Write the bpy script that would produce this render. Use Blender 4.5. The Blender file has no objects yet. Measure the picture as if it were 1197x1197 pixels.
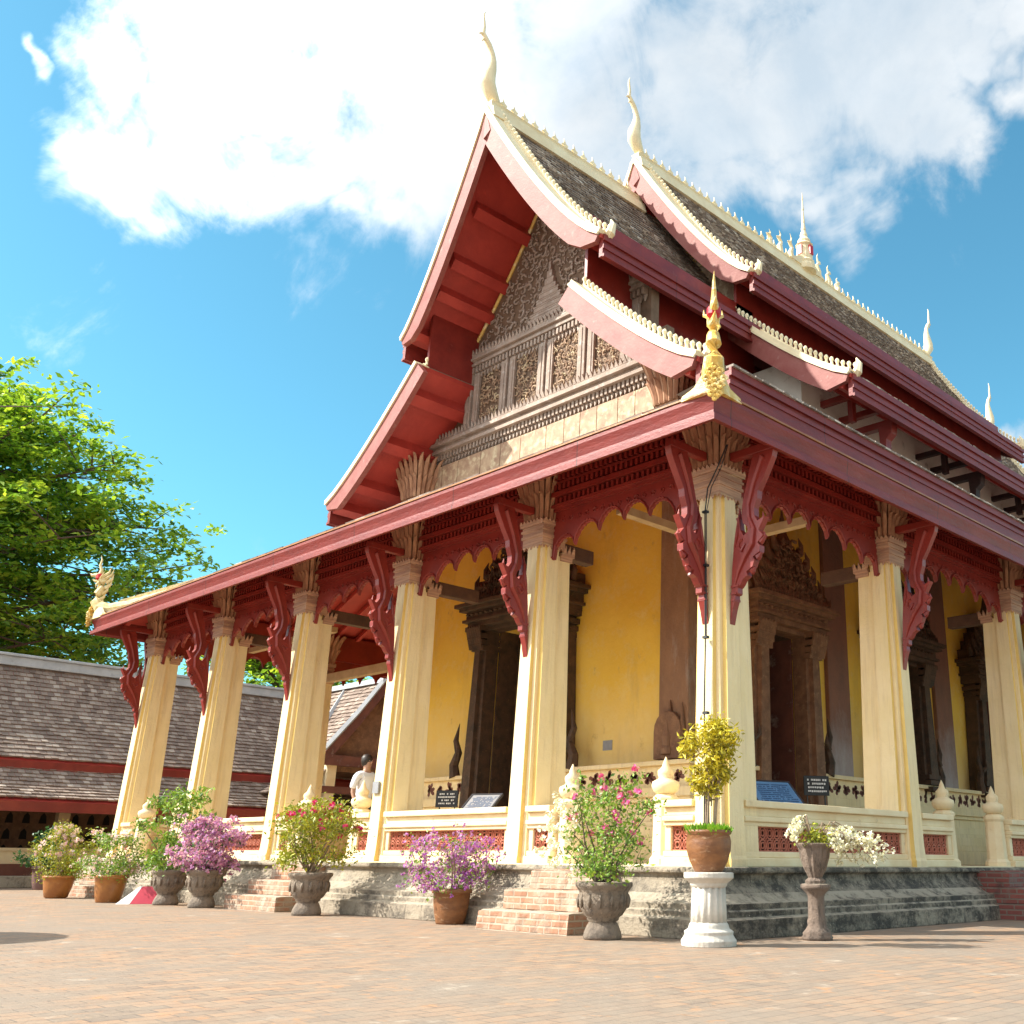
import bpy, math, random
from mathutils import Vector, Matrix
R = math.radians
random.seed(7)
C = bpy.data.collections.new('place'); bpy.context.scene.collection.children.link(C)
sc = bpy.context.scene
# ------------------------------------------------------------------ camera
CF, CPX, CPY, YAW, PITCH, ROLL = 1194.84, 792.38, 560.02, 0.7343, 0.3568, 0.0082
CAM = Vector((8.0254, -9.6535, 0.7681))
Fv = Vector((-math.sin(YAW)*math.cos(PITCH), math.cos(YAW)*math.cos(PITCH), math.sin(PITCH)))
R0 = Vector((math.cos(YAW), math.sin(YAW), 0)); U0 = R0.cross(Fv)
Rv = R0*math.cos(ROLL)+U0*math.sin(ROLL); Uv = -R0*math.sin(ROLL)+U0*math.cos(ROLL)
cd = bpy.data.cameras.new('camera'); cam = bpy.data.objects.new('camera', cd); C.objects.link(cam)
cam.matrix_world = Matrix(((Rv.x,Uv.x,-Fv.x,CAM.x),(Rv.y,Uv.y,-Fv.y,CAM.y),(Rv.z,Uv.z,-Fv.z,CAM.z),(0,0,0,1)))
cd.sensor_width = 36; cd.lens = CF/1197*36
cd.shift_x = -(CPX-598.5)/1197; cd.shift_y = (CPY-598.5)/1197
cd.clip_end = 3000; cd.clip_start = 0.05
sc.camera = cam
def vdir(u, v):
    return (Fv + Rv*((u-CPX)/CF) - Uv*((v-CPY)/CF)).normalized()

# ------------------------------------------------------------------ mesh builder
class MB:
    def __init__(s): s.v=[]; s.f=[]; s.m=[]; s.r=[]
    def add(s, vs, fs, mi=0, rnd=None):
        b=len(s.v); s.v+= [tuple(p) for p in vs]
        for f in fs:
            s.f.append(tuple(b+i for i in f)); s.m.append(mi); s.r.append(random.random() if rnd is None else rnd)
        return s
    def box(s, x0,x1,y0,y1,z0,z1, mi=0, rnd=None):
        return s.add([(x0,y0,z0),(x1,y0,z0),(x1,y1,z0),(x0,y1,z0),(x0,y0,z1),(x1,y0,z1),(x1,y1,z1),(x0,y1,z1)],
            [(3,2,1,0),(4,5,6,7),(0,1,5,4),(1,2,6,5),(2,3,7,6),(3,0,4,7)], mi, rnd)
    def prism(s, pts, off, mi=0, rnd=None):
        n=len(pts); off=Vector(off); p=[Vector(q) for q in pts]; q=[a+off for a in p]
        nn=Vector((0,0,0))
        for i in range(n): nn+= p[i].cross(p[(i+1)%n])
        if nn.dot(off)>0: p.reverse(); q.reverse()
        fs=[tuple(range(n)), tuple(range(2*n-1,n-1,-1))]+[(i,i+n,(i+1)%n+n,(i+1)%n) for i in range(n)]
        return s.add(p+q, fs, mi, rnd)
    def tube(s, pts, rad, n=8, mi=0, cap=True, rnd=None, flat=1.0):
        pts=[Vector(p) for p in pts]
        if not hasattr(rad,'__len__'): rad=[rad]*len(pts)
        ref=Vector((0,0,1)); V=[]
        d0=(pts[-1]-pts[0]); 
        if d0.length<1e-6: d0=pts[1]-pts[0]
        if abs(d0.normalized().z)>.8: ref=Vector((.95,.3,0)).normalized()
        for i,p in enumerate(pts):
            d=(pts[min(i+1,len(pts)-1)]-pts[max(i-1,0)]).normalized()
            a=d.cross(ref)
            if a.length<1e-4: a=d.cross(Vector((.3,.9,.1)))
            a.normalize(); b=a.cross(d)
            for k in range(n):
                t=2*math.pi*k/n; V.append(p+(a*math.cos(t)*flat+b*math.sin(t))*rad[i])
        fs=[]
        for i in range(len(pts)-1):
            for k in range(n):
                fs.append((i*n+k,i*n+(k+1)%n,(i+1)*n+(k+1)%n,(i+1)*n+k))
        if cap: fs.append(tuple(range(n-1,-1,-1))); fs.append(tuple(range((len(pts)-1)*n,len(pts)*n)))
        return s.add(V, fs, mi, rnd)
    def lathe(s, prof, c=(0,0,0), n=20, rib=None, mi=0, sq=False):
        V=[]
        for r,z in prof:
            for k in range(n):
                t=2*math.pi*(k+.5)/n; rr=r
                if rib: rr=r*(1+rib[1]*math.cos(rib[0]*t))
                if sq: rr=r/max(abs(math.cos(t)),abs(math.sin(t)))
                V.append((c[0]+rr*math.cos(t),c[1]+rr*math.sin(t),c[2]+z))
        fs=[]
        for i in range(len(prof)-1):
            for k in range(n): fs.append((i*n+k,i*n+(k+1)%n,(i+1)*n+(k+1)%n,(i+1)*n+k))
        fs.append(tuple(range(n-1,-1,-1))); fs.append(tuple(range((len(prof)-1)*n,len(prof)*n)))
        return s.add(V, fs, mi, .5)
    def sweep(s, prof, x0,x1,y0,y1, mi=0):
        """closed profile [(outward offset,z)] carried round a rectangle with mitred corners"""
        n=len(prof); V=[]
        for (cx,cy,sx,sy) in ((x1,y0,1,-1),(x1,y1,1,1),(x0,y1,-1,1),(x0,y0,-1,-1)):
            for o,z in prof: V.append((cx+sx*o,cy+sy*o,z))
        fs=[]
        for k in range(4):
            k2=(k+1)%4
            for i in range(n): fs.append((k*n+i,k2*n+i,k2*n+(i+1)%n,k*n+(i+1)%n))
        return s.add(V, fs, mi, .5)
    def xf(s, M, start=0):
        for i in range(start,len(s.v)): s.v[i]=tuple(M@Vector(s.v[i]))
        return s
    def build(s, name, mat, parent=None, smooth=False, bevel=0, loc=None):
        me=bpy.data.meshes.new(name); me.from_pydata(s.v,[],s.f)
        ms=mat if isinstance(mat,(list,tuple)) else [mat]
        for m in ms: me.materials.append(m)
        if len(ms)>1: me.polygons.foreach_set('material_index', s.m)
        a=me.attributes.new('rnd','FLOAT','FACE'); a.data.foreach_set('value', s.r)
        if smooth: me.polygons.foreach_set('use_smooth',[True]*len(s.f))
        me.update()
        o=bpy.data.objects.new(name, me); C.objects.link(o)
        if parent: o.parent=parent
        if loc: o.location=loc
        if bevel:
            b=o.modifiers.new('b','BEVEL'); b.width=bevel; b.segments=2; b.limit_method='ANGLE'; b.angle_limit=R(40)
        return o
def tag(o, label=None, cat=None, group=None, kind=None):
    for k,v in (('label',label),('category',cat),('group',group),('kind',kind)):
        if v: o[k]=v
    return o
def empty(name, loc=(0,0,0), rz=0, parent=None):
    o=bpy.data.objects.new(name,None); C.objects.link(o); o.location=loc; o.rotation_euler=(0,0,rz); o.empty_display_size=.2
    if parent: o.parent=parent
    return o
def copy_tree(o, parent=None):
    c=o.copy(); C.objects.link(c); c.parent=parent
    for ch in list(o.children): copy_tree(ch, c)
    return c

# ------------------------------------------------------------------ materials
class NT:
    def __init__(s, name):
        s.m=bpy.data.materials.new(name); s.m.use_nodes=True; s.t=s.m.node_tree; s.n=s.t.nodes; s.l=s.t.links
        s.bsdf=s.n['Principled BSDF']; s.tc=None
    def node(s, ty, **k):
        n=s.n.new(ty)
        for a,b in k.items(): setattr(n,a,b)
        return n
    def co(s, sc_=(1,1,1)):
        if not s.tc: s.tc=s.node('ShaderNodeTexCoord')
        if tuple(sc_)==(1,1,1): return s.tc.outputs['Object']
        m=s.node('ShaderNodeMapping'); m.inputs['Scale'].default_value=sc_; s.l.new(s.tc.outputs['Object'],m.inputs['Vector']); return m.outputs[0]
    def noise(s, scale=5, detail=6, rough=.55, sc_=(1,1,1), lo=.35, hi=.65):
        n=s.node('ShaderNodeTexNoise'); n.inputs['Scale'].default_value=scale; n.inputs['Detail'].default_value=detail; n.inputs['Roughness'].default_value=rough
        s.l.new(s.co(sc_), n.inputs['Vector'])
        r=s.node('ShaderNodeMapRange'); r.inputs['From Min'].default_value=lo; r.inputs['From Max'].default_value=hi
        s.l.new(n.outputs['Fac'], r.inputs['Value']); return r.outputs[0]
    def mix(s, f, a, b, mode='MIX'):
        m=s.node('ShaderNodeMix', data_type='RGBA', blend_type=mode)
        for i,v in ((0,f),(6,a),(7,b)):
            if isinstance(v,(int,float)): m.inputs[i].default_value=v
            elif isinstance(v,tuple): m.inputs[i].default_value=v+(1,) if len(v)==3 else v
            else: s.l.new(v,m.inputs[i])
        return m.outputs[2]
    def math(s, op, a, b=0, clamp=False):
        m=s.node('ShaderNodeMath', operation=op, use_clamp=clamp)
        for i,v in ((0,a),(1,b)):
            if isinstance(v,(int,float)): m.inputs[i].default_value=v
            else: s.l.new(v,m.inputs[i])
        return m.outputs[0]
    def attr(s, name='rnd'):
        a=s.node('ShaderNodeAttribute'); a.attribute_name=name; return a.outputs['Fac']
    def bump(s, h, strength=.3, dist=.02):
        b=s.node('ShaderNodeBump'); b.inputs['Strength'].default_value=strength; b.inputs['Distance'].default_value=dist
        s.l.new(h,b.inputs['Height']); s.l.new(b.outputs[0], s.bsdf.inputs['Normal'])
    def done(s, col, rough=.7, metal=0, spec=None):
        if isinstance(col,tuple): s.bsdf.inputs['Base Color'].default_value=col+(1,)
        else: s.l.new(col,s.bsdf.inputs['Base Color'])
        s.bsdf.inputs['Roughness'].default_value=rough; s.bsdf.inputs['Metallic'].default_value=metal
        if spec is not None: s.bsdf.inputs['Specular IOR Level'].default_value=spec
        return s.m
def paint(name, a, b, scale=3, rough=.6, bstr=.15, bscale=30, lo=.35, hi=.65, c=None, cscale=8, cl=(.6,.7), sc_=(1,1,1), spec=None):
    t=NT(name); col=t.mix(t.noise(scale,6,.6,sc_,lo,hi),a,b)
    if c: col=t.mix(t.noise(cscale,8,.65,sc_,cl[0],cl[1]),col,c)
    t.bump(t.noise(bscale,4,.6,(1,1,1),0,1),bstr,.02)
    return t.done(col,rough,0,spec)
M={}
M['red']=paint('red_lacquer',(.27,.032,.022),(.19,.020,.016),2.5,.40,.15,18,c=(.33,.10,.075),cscale=5,cl=(.62,.8))
def redboard():
    t=NT('painted_eave_boards'); col=t.mix(t.noise(1.6,8,.65,(1,1,4),.35,.65),(.235,.026,.018),(.165,.016,.013))
    col=t.mix(t.math('MULTIPLY',t.noise(3,9,.75,(1,1,2.5),.58,.74),.5),col,(.32,.10,.075)); col=t.mix(t.noise(7,9,.78,(1,1,1.5),.66,.71),col,(.30,.20,.15))
    sx=t.node('ShaderNodeSeparateXYZ'); t.l.new(t.co(),sx.inputs[0]); f=t.math('FRACT',t.math('MULTIPLY',t.math('ADD',sx.outputs[0],t.math('MULTIPLY',sx.outputs[1],1.07)),.37))
    j=t.math('LESS_THAN',f,.006); col=t.mix(t.math('MULTIPLY',j,.85),col,(.05,.012,.01))
    t.bump(t.math('SUBTRACT',t.noise(11,8,.7,(1,1,3),0,1),j),.45,.02); return t.done(col,.5)
M['redboard']=redboard()
M['redsoff']=paint('red_soffit_boards',(.46,.052,.036),(.37,.038,.028),2,.5,.2,25,sc_=(1,1,1))
M['barge']=paint('faded_red_board',(.23,.045,.036),(.30,.10,.08),2.6,.6,.2,20,.30,.72,c=(.40,.26,.22),cscale=4.5,cl=(.60,.80))
M['cream']=paint('cream_trim',(.84,.74,.50),(.74,.61,.38),2,.6,.2,25,c=(.45,.38,.26),cscale=7,cl=(.66,.82))
def limewash():
    t=NT('cream_limewash'); col=t.mix(t.noise(1.3,7,.6,(1,1,1),.35,.65),(.88,.725,.45),(.82,.66,.36))
    col=t.mix(t.math('MULTIPLY',t.noise(5,9,.7,(2.2,2.2,.16),.48,.70),.6),col,(.62,.48,.29))
    col=t.mix(t.noise(5,10,.8,(1,1,1),.63,.69),col,(.56,.45,.32)); col=t.mix(t.noise(9,10,.8,(1,1,1),.68,.71),col,(.30,.24,.18))
    sx=t.node('ShaderNodeSeparateXYZ'); t.l.new(t.co(),sx.inputs[0])
    h=t.math('ADD',t.math('MULTIPLY',sx.outputs[2],-1.1),1.0); h=t.math('ADD',h,t.math('MULTIPLY',t.noise(6,9,.75,(1,1,.5),0,1),1.1)); h=t.math('SUBTRACT',h,.45,True)
    col=t.mix(t.math('MULTIPLY',h,.8),col,(.42,.34,.23)); t.bump(t.noise(13,9,.7,(1,1,1),0,1),.45,.03); return t.done(col,.8)
M['column']=limewash()
M['ochre']=paint('yellow_ochre_groove',(.82,.60,.20),(.74,.52,.16),3,.75,.2,22)
M['rail']=paint('cream_balustrade',(.82,.70,.46),(.74,.58,.34),2.5,.8,.25,22,c=(.38,.30,.22),cscale=5,cl=(.64,.78))
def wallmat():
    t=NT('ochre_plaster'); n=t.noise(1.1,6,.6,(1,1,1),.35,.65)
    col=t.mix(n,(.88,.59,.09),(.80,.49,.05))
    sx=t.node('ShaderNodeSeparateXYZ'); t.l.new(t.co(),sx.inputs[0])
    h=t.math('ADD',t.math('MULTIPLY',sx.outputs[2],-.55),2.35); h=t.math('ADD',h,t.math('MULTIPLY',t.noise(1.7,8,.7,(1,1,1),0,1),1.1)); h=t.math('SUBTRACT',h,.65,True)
    col=t.mix(h,col,(.80,.60,.26))                       # plaster colour paler towards the floor, edge broken by noise
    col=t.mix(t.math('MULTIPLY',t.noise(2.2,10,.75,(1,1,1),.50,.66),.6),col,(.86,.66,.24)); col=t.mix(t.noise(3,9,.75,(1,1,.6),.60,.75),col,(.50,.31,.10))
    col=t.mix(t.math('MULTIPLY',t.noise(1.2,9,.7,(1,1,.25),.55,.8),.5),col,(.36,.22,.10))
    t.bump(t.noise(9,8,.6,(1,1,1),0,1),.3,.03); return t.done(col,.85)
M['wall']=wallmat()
M['capital']=paint('faded_gilt_stone',(.50,.27,.155),(.27,.125,.07),9,.75,.4,40,sc_=(1,1,.25),c=(.52,.34,.19),cscale=6,cl=(.58,.75))
M['ring']=paint('faded_pink_band',(.60,.38,.25),(.30,.145,.11),6,.75,.3,40,sc_=(.25,.25,5),c=(.64,.48,.30),cscale=6,cl=(.55,.7))
M['carved']=paint('weathered_carved_wood',(.40,.31,.25),(.27,.20,.16),3,.8,.6,45,c=(.52,.46,.41),cscale=6,cl=(.52,.72))
M['carvedk']=paint('carved_wood_ground',(.20,.125,.08),(.13,.08,.05),4,.85,.4,40)
M['giltpanel']=paint('worn_gilt_panel',(.47,.33,.21),(.29,.17,.11),3,.75,.5,35,c=(.56,.45,.29),cscale=5,cl=(.5,.62))
M['dark']=paint('aged_dark_carving',(.05,.032,.021),(.11,.06,.034),5,.75,.6,40,c=(.20,.11,.05),cscale=14,cl=(.6,.72))
M['brownc']=paint('brown_carving',(.27,.14,.075),(.16,.08,.045),5,.75,.6,40,c=(.33,.19,.10),cscale=12,cl=(.56,.7))
M['maroon']=paint('worn_maroon_lime',(.20,.075,.05),(.13,.045,.035),3,.8,.4,25,c=(.42,.33,.27),cscale=3,cl=(.60,.78))
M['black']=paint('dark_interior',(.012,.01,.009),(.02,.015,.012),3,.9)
M['darkbeam']=paint('dark_timber',(.12,.06,.035),(.07,.035,.022),4,.75,.3,30,sc_=(1,1,1))
M['blackred']=paint('shade_painted_timber',(.030,.014,.014),(.05,.018,.018),4,.7)  # near-black colour carries the shadow on the farther outriggers
M['tanbeam']=paint('tan_timber',(.52,.38,.22),(.42,.29,.16),4,.75)
M['white']=paint('white_clerestory_lime',(.86,.82,.74),(.74,.70,.62),1.2,.85,.2,20,c=(.30,.27,.23),cscale=2.2,cl=(.60,.78))
M['gold']=paint('painted_gold',(.80,.56,.16),(.66,.42,.08),6,.38,.4,40,c=(.88,.76,.42),cscale=4,cl=(.5,.62))
M['nagacream']=paint('cream_gold_stucco',(.80,.68,.38),(.62,.44,.16),6,.55,.4,40)
M['redspot']=paint('bright_red_enamel',(.55,.02,.02),(.42,.01,.015),6,.35)
def pilaster():
    t=NT('weathered_pilaster'); col=t.mix(t.noise(1.6,8,.7,(1,1,.5),.35,.65),(.33,.18,.10),(.21,.115,.07))
    col=t.mix(t.noise(2.4,9,.75,(1.5,1.5,.35),.52,.72),col,(.38,.30,.25)); t.bump(t.noise(12,8,.6,(1,1,1),0,1),.5,.03); return t.done(col,.85)
M['pil']=pilaster()
def pilside():
    t=NT('grey_washed_pilaster'); col=t.mix(t.noise(1.6,8,.7,(1,1,.5),.35,.65),(.28,.13,.085),(.18,.10,.075))
    sx=t.node('ShaderNodeSeparateXYZ'); t.l.new(t.co(),sx.inputs[0])
    h=t.math('ADD',t.math('MULTIPLY',sx.outputs[2],-.55),1.9); h=t.math('ADD',h,t.math('MULTIPLY',t.noise(2,9,.75,(1,1,.5),0,1),1.6)); h=t.math('SUBTRACT',h,.6,True)
    col=t.mix(h,col,(.46,.41,.40)); t.bump(t.noise(12,8,.6,(1,1,1),0,1),.5,.03); return t.done(col,.85)
M['pilside']=pilside()
def stone(name, a, b, blk, lo, hi):
    t=NT(name); col=t.mix(t.noise(1.6,8,.65,(1,1,1),.35,.65),a,b)
    n1=t.noise(2.0,12,.78,(1.2,1.2,1.8),lo,hi); n2=t.noise(7,9,.75,(1.8,1.8,.35),.54,.68)
    col=t.mix(t.math('MULTIPLY',n1,.9),col,blk)
    col=t.mix(n2,col,blk)
    col=t.mix(t.noise(16,6,.75,(1,1,1),.60,.70),col,tuple(min(1,x*1.35) for x in a))
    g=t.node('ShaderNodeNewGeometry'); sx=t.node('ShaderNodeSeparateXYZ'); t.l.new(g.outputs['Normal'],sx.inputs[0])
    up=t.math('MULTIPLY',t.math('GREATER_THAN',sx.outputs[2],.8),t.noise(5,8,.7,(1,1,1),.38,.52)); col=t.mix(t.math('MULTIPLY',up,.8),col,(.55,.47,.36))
    t.bump(t.noise(22,10,.75,(1,1,1),0,1),1.0,.05); return t.done(col,.9)
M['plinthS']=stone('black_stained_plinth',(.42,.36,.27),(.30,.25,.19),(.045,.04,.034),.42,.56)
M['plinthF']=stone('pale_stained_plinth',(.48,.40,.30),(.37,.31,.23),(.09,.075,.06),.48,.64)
M['urnstone']=stone('grey_urn_stone',(.34,.27,.20),(.24,.19,.15),(.07,.06,.05),.50,.66)
M['pedstone']=paint('pale_pedestal_stone',(.60,.56,.49),(.48,.44,.38),5,.85,.3,30,c=(.22,.19,.16),cscale=5,cl=(.64,.78))
M['pedbrown']=stone('brown_grey_pedestal',(.30,.22,.17),(.22,.165,.13),(.07,.055,.045),.52,.68)
def bricks(name, c1, c2, mort, bw=.24, bh=.07, ms=.012, stain=(.16,.12,.09), axis='wall', blo=.55):
    t=NT(name); g=t.node('ShaderNodeNewGeometry')
    sx=t.node('ShaderNodeSeparateXYZ'); t.l.new(t.co(),sx.inputs[0]); cb=t.node('ShaderNodeCombineXYZ')
    t.l.new(t.math('ADD',sx.outputs[0],sx.outputs[1]),cb.inputs[0]); t.l.new(sx.outputs[2],cb.inputs[1])
    b=t.node('ShaderNodeTexBrick'); b.inputs['Scale'].default_value=1; b.inputs['Brick Width'].default_value=bw; b.inputs['Row Height'].default_value=bh
    b.inputs['Mortar Size'].default_value=ms; b.inputs['Mortar Smooth'].default_value=.3
    b.inputs['Color1'].default_value=c1+(1,); b.inputs['Color2'].default_value=c2+(1,); b.inputs['Mortar'].default_value=mort+(1,)
    t.l.new(cb.outputs[0],b.inputs['Vector'])
    col=t.mix(t.noise(3,8,.7,(1,1,1),blo,blo+.15),b.outputs['Color'],mort); col=t.mix(t.noise(2,9,.7,(1,1,1),.56,.7),col,stain)
    t.bump(t.math('SUBTRACT',t.noise(14,8,.7,(1,1,1),0,1),b.outputs['Fac']),.7,.02); return t.done(col,.9)
M['brickstep']=bricks('worn_brick_step',(.40,.20,.12),(.33,.165,.10),(.40,.32,.24),blo=.47)
M['brickred']=bricks('dark_red_brick_step',(.26,.075,.06),(.19,.06,.05),(.20,.15,.12),stain=(.07,.05,.045))
M['grille']=paint('terracotta_grille',(.46,.15,.09),(.36,.10,.06),6,.75,.3,30)
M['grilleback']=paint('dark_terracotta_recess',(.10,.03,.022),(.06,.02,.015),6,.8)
def tilem(name, dark, mid, light):
    t=NT(name); r=t.node('ShaderNodeValToRGB'); t.l.new(t.attr(),r.inputs[0]); e=r.color_ramp.elements
    e[0].position=0; e[0].color=dark+(1,); e[1].position=1; e[1].color=light+(1,); k=e.new(.6); k.color=mid+(1,)
    k=e.new(.88); k.color=tuple((a+b)/2 for a,b in zip(mid,light))+(1,)
    col=t.mix(t.math('MULTIPLY',t.noise(.55,7,.6,(1,1,1),.4,.62),.55),r.outputs[0],dark); col=t.mix(t.noise(14,6,.7,(1,1,1),.58,.72),col,light)
    t.bump(t.noise(30,5,.7,(1,1,1),0,1),.5,.02); return t.done(col,.85)
M['tile']=tilem('weathered_wood_tiles',(.17,.135,.112),(.34,.28,.235),(.72,.65,.57))
M['tileC']=tilem('grey_brown_clay_tiles',(.17,.12,.095),(.29,.215,.17),(.48,.40,.33))
M['ridgegrey']=paint('grey_white_ridge',(.50,.52,.54),(.40,.42,.44),3,.8,.2,20,c=(.28,.29,.31),cscale=4,cl=(.6,.8))
M['terracotta']=paint('brown_glazed_pot',(.27,.115,.04),(.16,.065,.026),5,.5,.4,25,c=(.40,.26,.15),cscale=7,cl=(.58,.70),sc_=(1,1,2.5))
M['orangepot']=paint('orange_glazed_pot',(.40,.165,.04),(.27,.10,.028),4,.38,.3,20,c=(.45,.30,.18),cscale=7,cl=(.62,.75))
M['mauvepot']=paint('dull_mauve_pot',(.22,.12,.10),(.15,.085,.075),4,.7)
M['soil']=paint('potting_soil',(.08,.05,.03),(.05,.03,.02),20,.95,.8,40)
M['bark']=paint('grey_brown_bark',(.14,.10,.07),(.08,.055,.04),8,.9,.8,30)
M['stem']=paint('pale_shrub_stem',(.30,.22,.15),(.20,.14,.09),8,.8)
def leafm(name, cols, transl=.22, rough=.45):
    t=NT(name); r=t.node('ShaderNodeValToRGB'); t.l.new(t.attr(),r.inputs[0]); e=r.color_ramp.elements
    e[0].position=0; e[0].color=cols[0]+(1,); e[1].position=1; e[1].color=cols[-1]+(1,)
    for i,c in enumerate(cols[1:-1]): k=e.new((i+1)/(len(cols)-1)); k.color=c+(1,)
    t.l.new(r.outputs[0],t.bsdf.inputs['Base Color']); t.bsdf.inputs['Roughness'].default_value=rough
    tr=t.node('ShaderNodeBsdfTranslucent'); t.l.new(t.mix(1.0,r.outputs[0],(1.25,1.2,.6),'MULTIPLY'),tr.inputs[0])
    ms=t.node('ShaderNodeMixShader'); ms.inputs[0].default_value=transl
    t.l.new(t.bsdf.outputs[0],ms.inputs[1]); t.l.new(tr.outputs[0],ms.inputs[2]); t.l.new(ms.outputs[0],t.n['Material Output'].inputs[0]); return t.m
M['treeleaf']=leafm('broad_tree_leaves',[(.05,.13,.02),(.17,.33,.035),(.36,.52,.05),(.55,.63,.09)],.45)
M['greenleaf']=leafm('green_shrub_leaves',[(.08,.17,.025),(.18,.32,.035),(.34,.46,.06)])
M['darkleaf']=leafm('dark_shrub_leaves',[(.02,.07,.02),(.04,.12,.03),(.06,.16,.04)])
M['yelleaf']=leafm('yellow_green_leaves',[(.16,.22,.03),(.30,.34,.03),(.48,.44,.04)])
M['crotonleaf']=leafm('yellow_croton_leaves',[(.20,.18,.02),(.42,.36,.02),(.62,.52,.03),(.68,.56,.05)])
M['grassleaf']=leafm('fresh_succulent_blades',[(.12,.30,.02),(.20,.42,.03),(.30,.5,.04)])
M['purple']=leafm('violet_bracts',[(.40,.16,.42),(.55,.24,.58),(.68,.40,.68),(.60,.45,.55)],.4,.6)
M['violet']=leafm('deep_violet_bracts',[(.30,.07,.45),(.45,.12,.60),(.60,.30,.62),(.60,.5,.5)],.4,.6)
M['pinkfl']=leafm('pale_pink_flowers',[(.70,.45,.58),(.80,.62,.70),(.85,.75,.78)],.3,.6)
M['redfl']=leafm('crimson_flowers',[(.55,.01,.10),(.62,.03,.18),(.70,.12,.30)],.3,.6)
M['magenta']=leafm('magenta_desert_roses',[(.65,.04,.28),(.75,.15,.40),(.72,.35,.45)],.3,.6)
M['whitefl']=leafm('white_bracts',[(.72,.68,.55),(.85,.84,.78),(.80,.80,.70)],.3,.6)
M['blueboard']=paint('blue_information_board',(.09,.22,.42),(.12,.27,.48),3,.3,.02)
M['blacksign']=paint('black_sign_face',(.010,.010,.012),(.014,.014,.016),3,.4,.02)
M['signtext']=paint('sign_lettering_white',(.75,.75,.75),(.7,.7,.7),3,.6,.02)
M['signblue']=paint('board_lettering_dark',(.03,.08,.18),(.03,.08,.18),3,.6,.02)
M['signred']=paint('red_sign_face',(.50,.03,.06),(.42,.02,.05),3,.5,.02)
M['metal']=paint('dark_painted_metal',(.03,.03,.035),(.05,.05,.055),8,.45)
M['greymet']=paint('grey_plate',(.30,.30,.31),(.25,.25,.26),8,.5)
M['cable']=paint('black_cable',(.015,.015,.018),(.02,.02,.02),8,.5)
M['skin']=paint('skin',(.42,.24,.16),(.38,.21,.14),5,.5,.02)
M['hair']=paint('black_hair',(.02,.015,.012),(.03,.02,.015),20,.5)
M['shirt']=paint('white_shirt',(.80,.80,.82),(.74,.74,.77),6,.8)
M['trouser']=paint('dark_trousers',(.03,.03,.045),(.04,.04,.05),6,.85)
def groundm():
    t=NT('brick_paving'); sx=t.node('ShaderNodeSeparateXYZ'); t.l.new(t.co(),sx.inputs[0])
    mp=t.node('ShaderNodeMapping'); mp.inputs['Rotation'].default_value=(0,0,R(90)); t.l.new(t.co(),mp.inputs[0])
    b=t.node('ShaderNodeTexBrick'); b.inputs['Scale'].default_value=1; b.inputs['Brick Width'].default_value=.25; b.inputs['Row Height'].default_value=.125
    b.inputs['Mortar Size'].default_value=.007; b.inputs['Mortar Smooth'].default_value=.4; b.inputs['Bias'].default_value=0
    b.inputs['Color1'].default_value=(.34,.20,.115,1); b.inputs['Color2'].default_value=(.185,.14,.105,1); b.inputs['Mortar'].default_value=(.12,.09,.07,1)
    t.l.new(mp.outputs[0],b.inputs['Vector'])
    col=t.mix(t.math('MULTIPLY',t.noise(5.5,3,.5,(1,1,1),.35,.65),.55),b.outputs['Color'],(.30,.225,.155))
    col=t.mix(t.noise(.5,7,.65,(1,1,1),.42,.66),col,(.235,.185,.14)); col=t.mix(t.noise(3.2,7,.7,(1,1,1),.58,.68),col,(.40,.21,.10))
    col=t.mix(t.noise(7,8,.75,(1,1,1),.60,.70),col,(.155,.12,.10)); col=t.mix(t.noise(2,8,.7,(1,1,1),.60,.72),col,(.42,.34,.26))
    t.bump(t.math('SUBTRACT',t.noise(10,8,.7,(1,1,1),0,1),b.outputs['Fac']),.6,.02); return t.done(col,.85)
M['ground']=groundm()

# ------------------------------------------------------------------ ground
g=MB(); g.add([(-400,-400,0),(400,-400,0),(400,400,0),(-400,400,0)],[(0,1,2,3)])
tag(g.build('ground',M['ground']),kind='structure')

# ------------------------------------------------------------------ TEMPLE
temple=tag(empty('temple_hall',(0,0,0)),'old temple hall with tiered sweeping roofs, red eaves, cream columns and yellow walls','temple')
XC=-8.5
YB=30.0
# plinth: profile swept round
prof=[(.30,.70),(.42,.70),(.44,.665),(.44,.64),(.38,.62),(.385,.56),(.42,.50),(.49,.43),(.57,.375),(.62,.35),(.70,.34),(.70,.275),(.74,.265),(.74,.205),(.82,.19),(.83,0.0),(-.5,0.0),(-.5,.70)]
# front and back plinth share one sweep; material split: front faces pale, others dark
p=MB(); p.sweep(prof,-17,0,-.2,YB+.2)
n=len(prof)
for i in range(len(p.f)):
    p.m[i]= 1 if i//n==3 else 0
p.box(-16.6,-.4,.2,YB-.2,.3,.694,0)
# subdivide irregular: fine
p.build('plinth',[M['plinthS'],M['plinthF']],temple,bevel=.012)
f=MB(); f.box(-17.2,.2,-.35,YB+.35,.60,.715); f.build('terrace_floor',M['rail'],temple)

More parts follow.
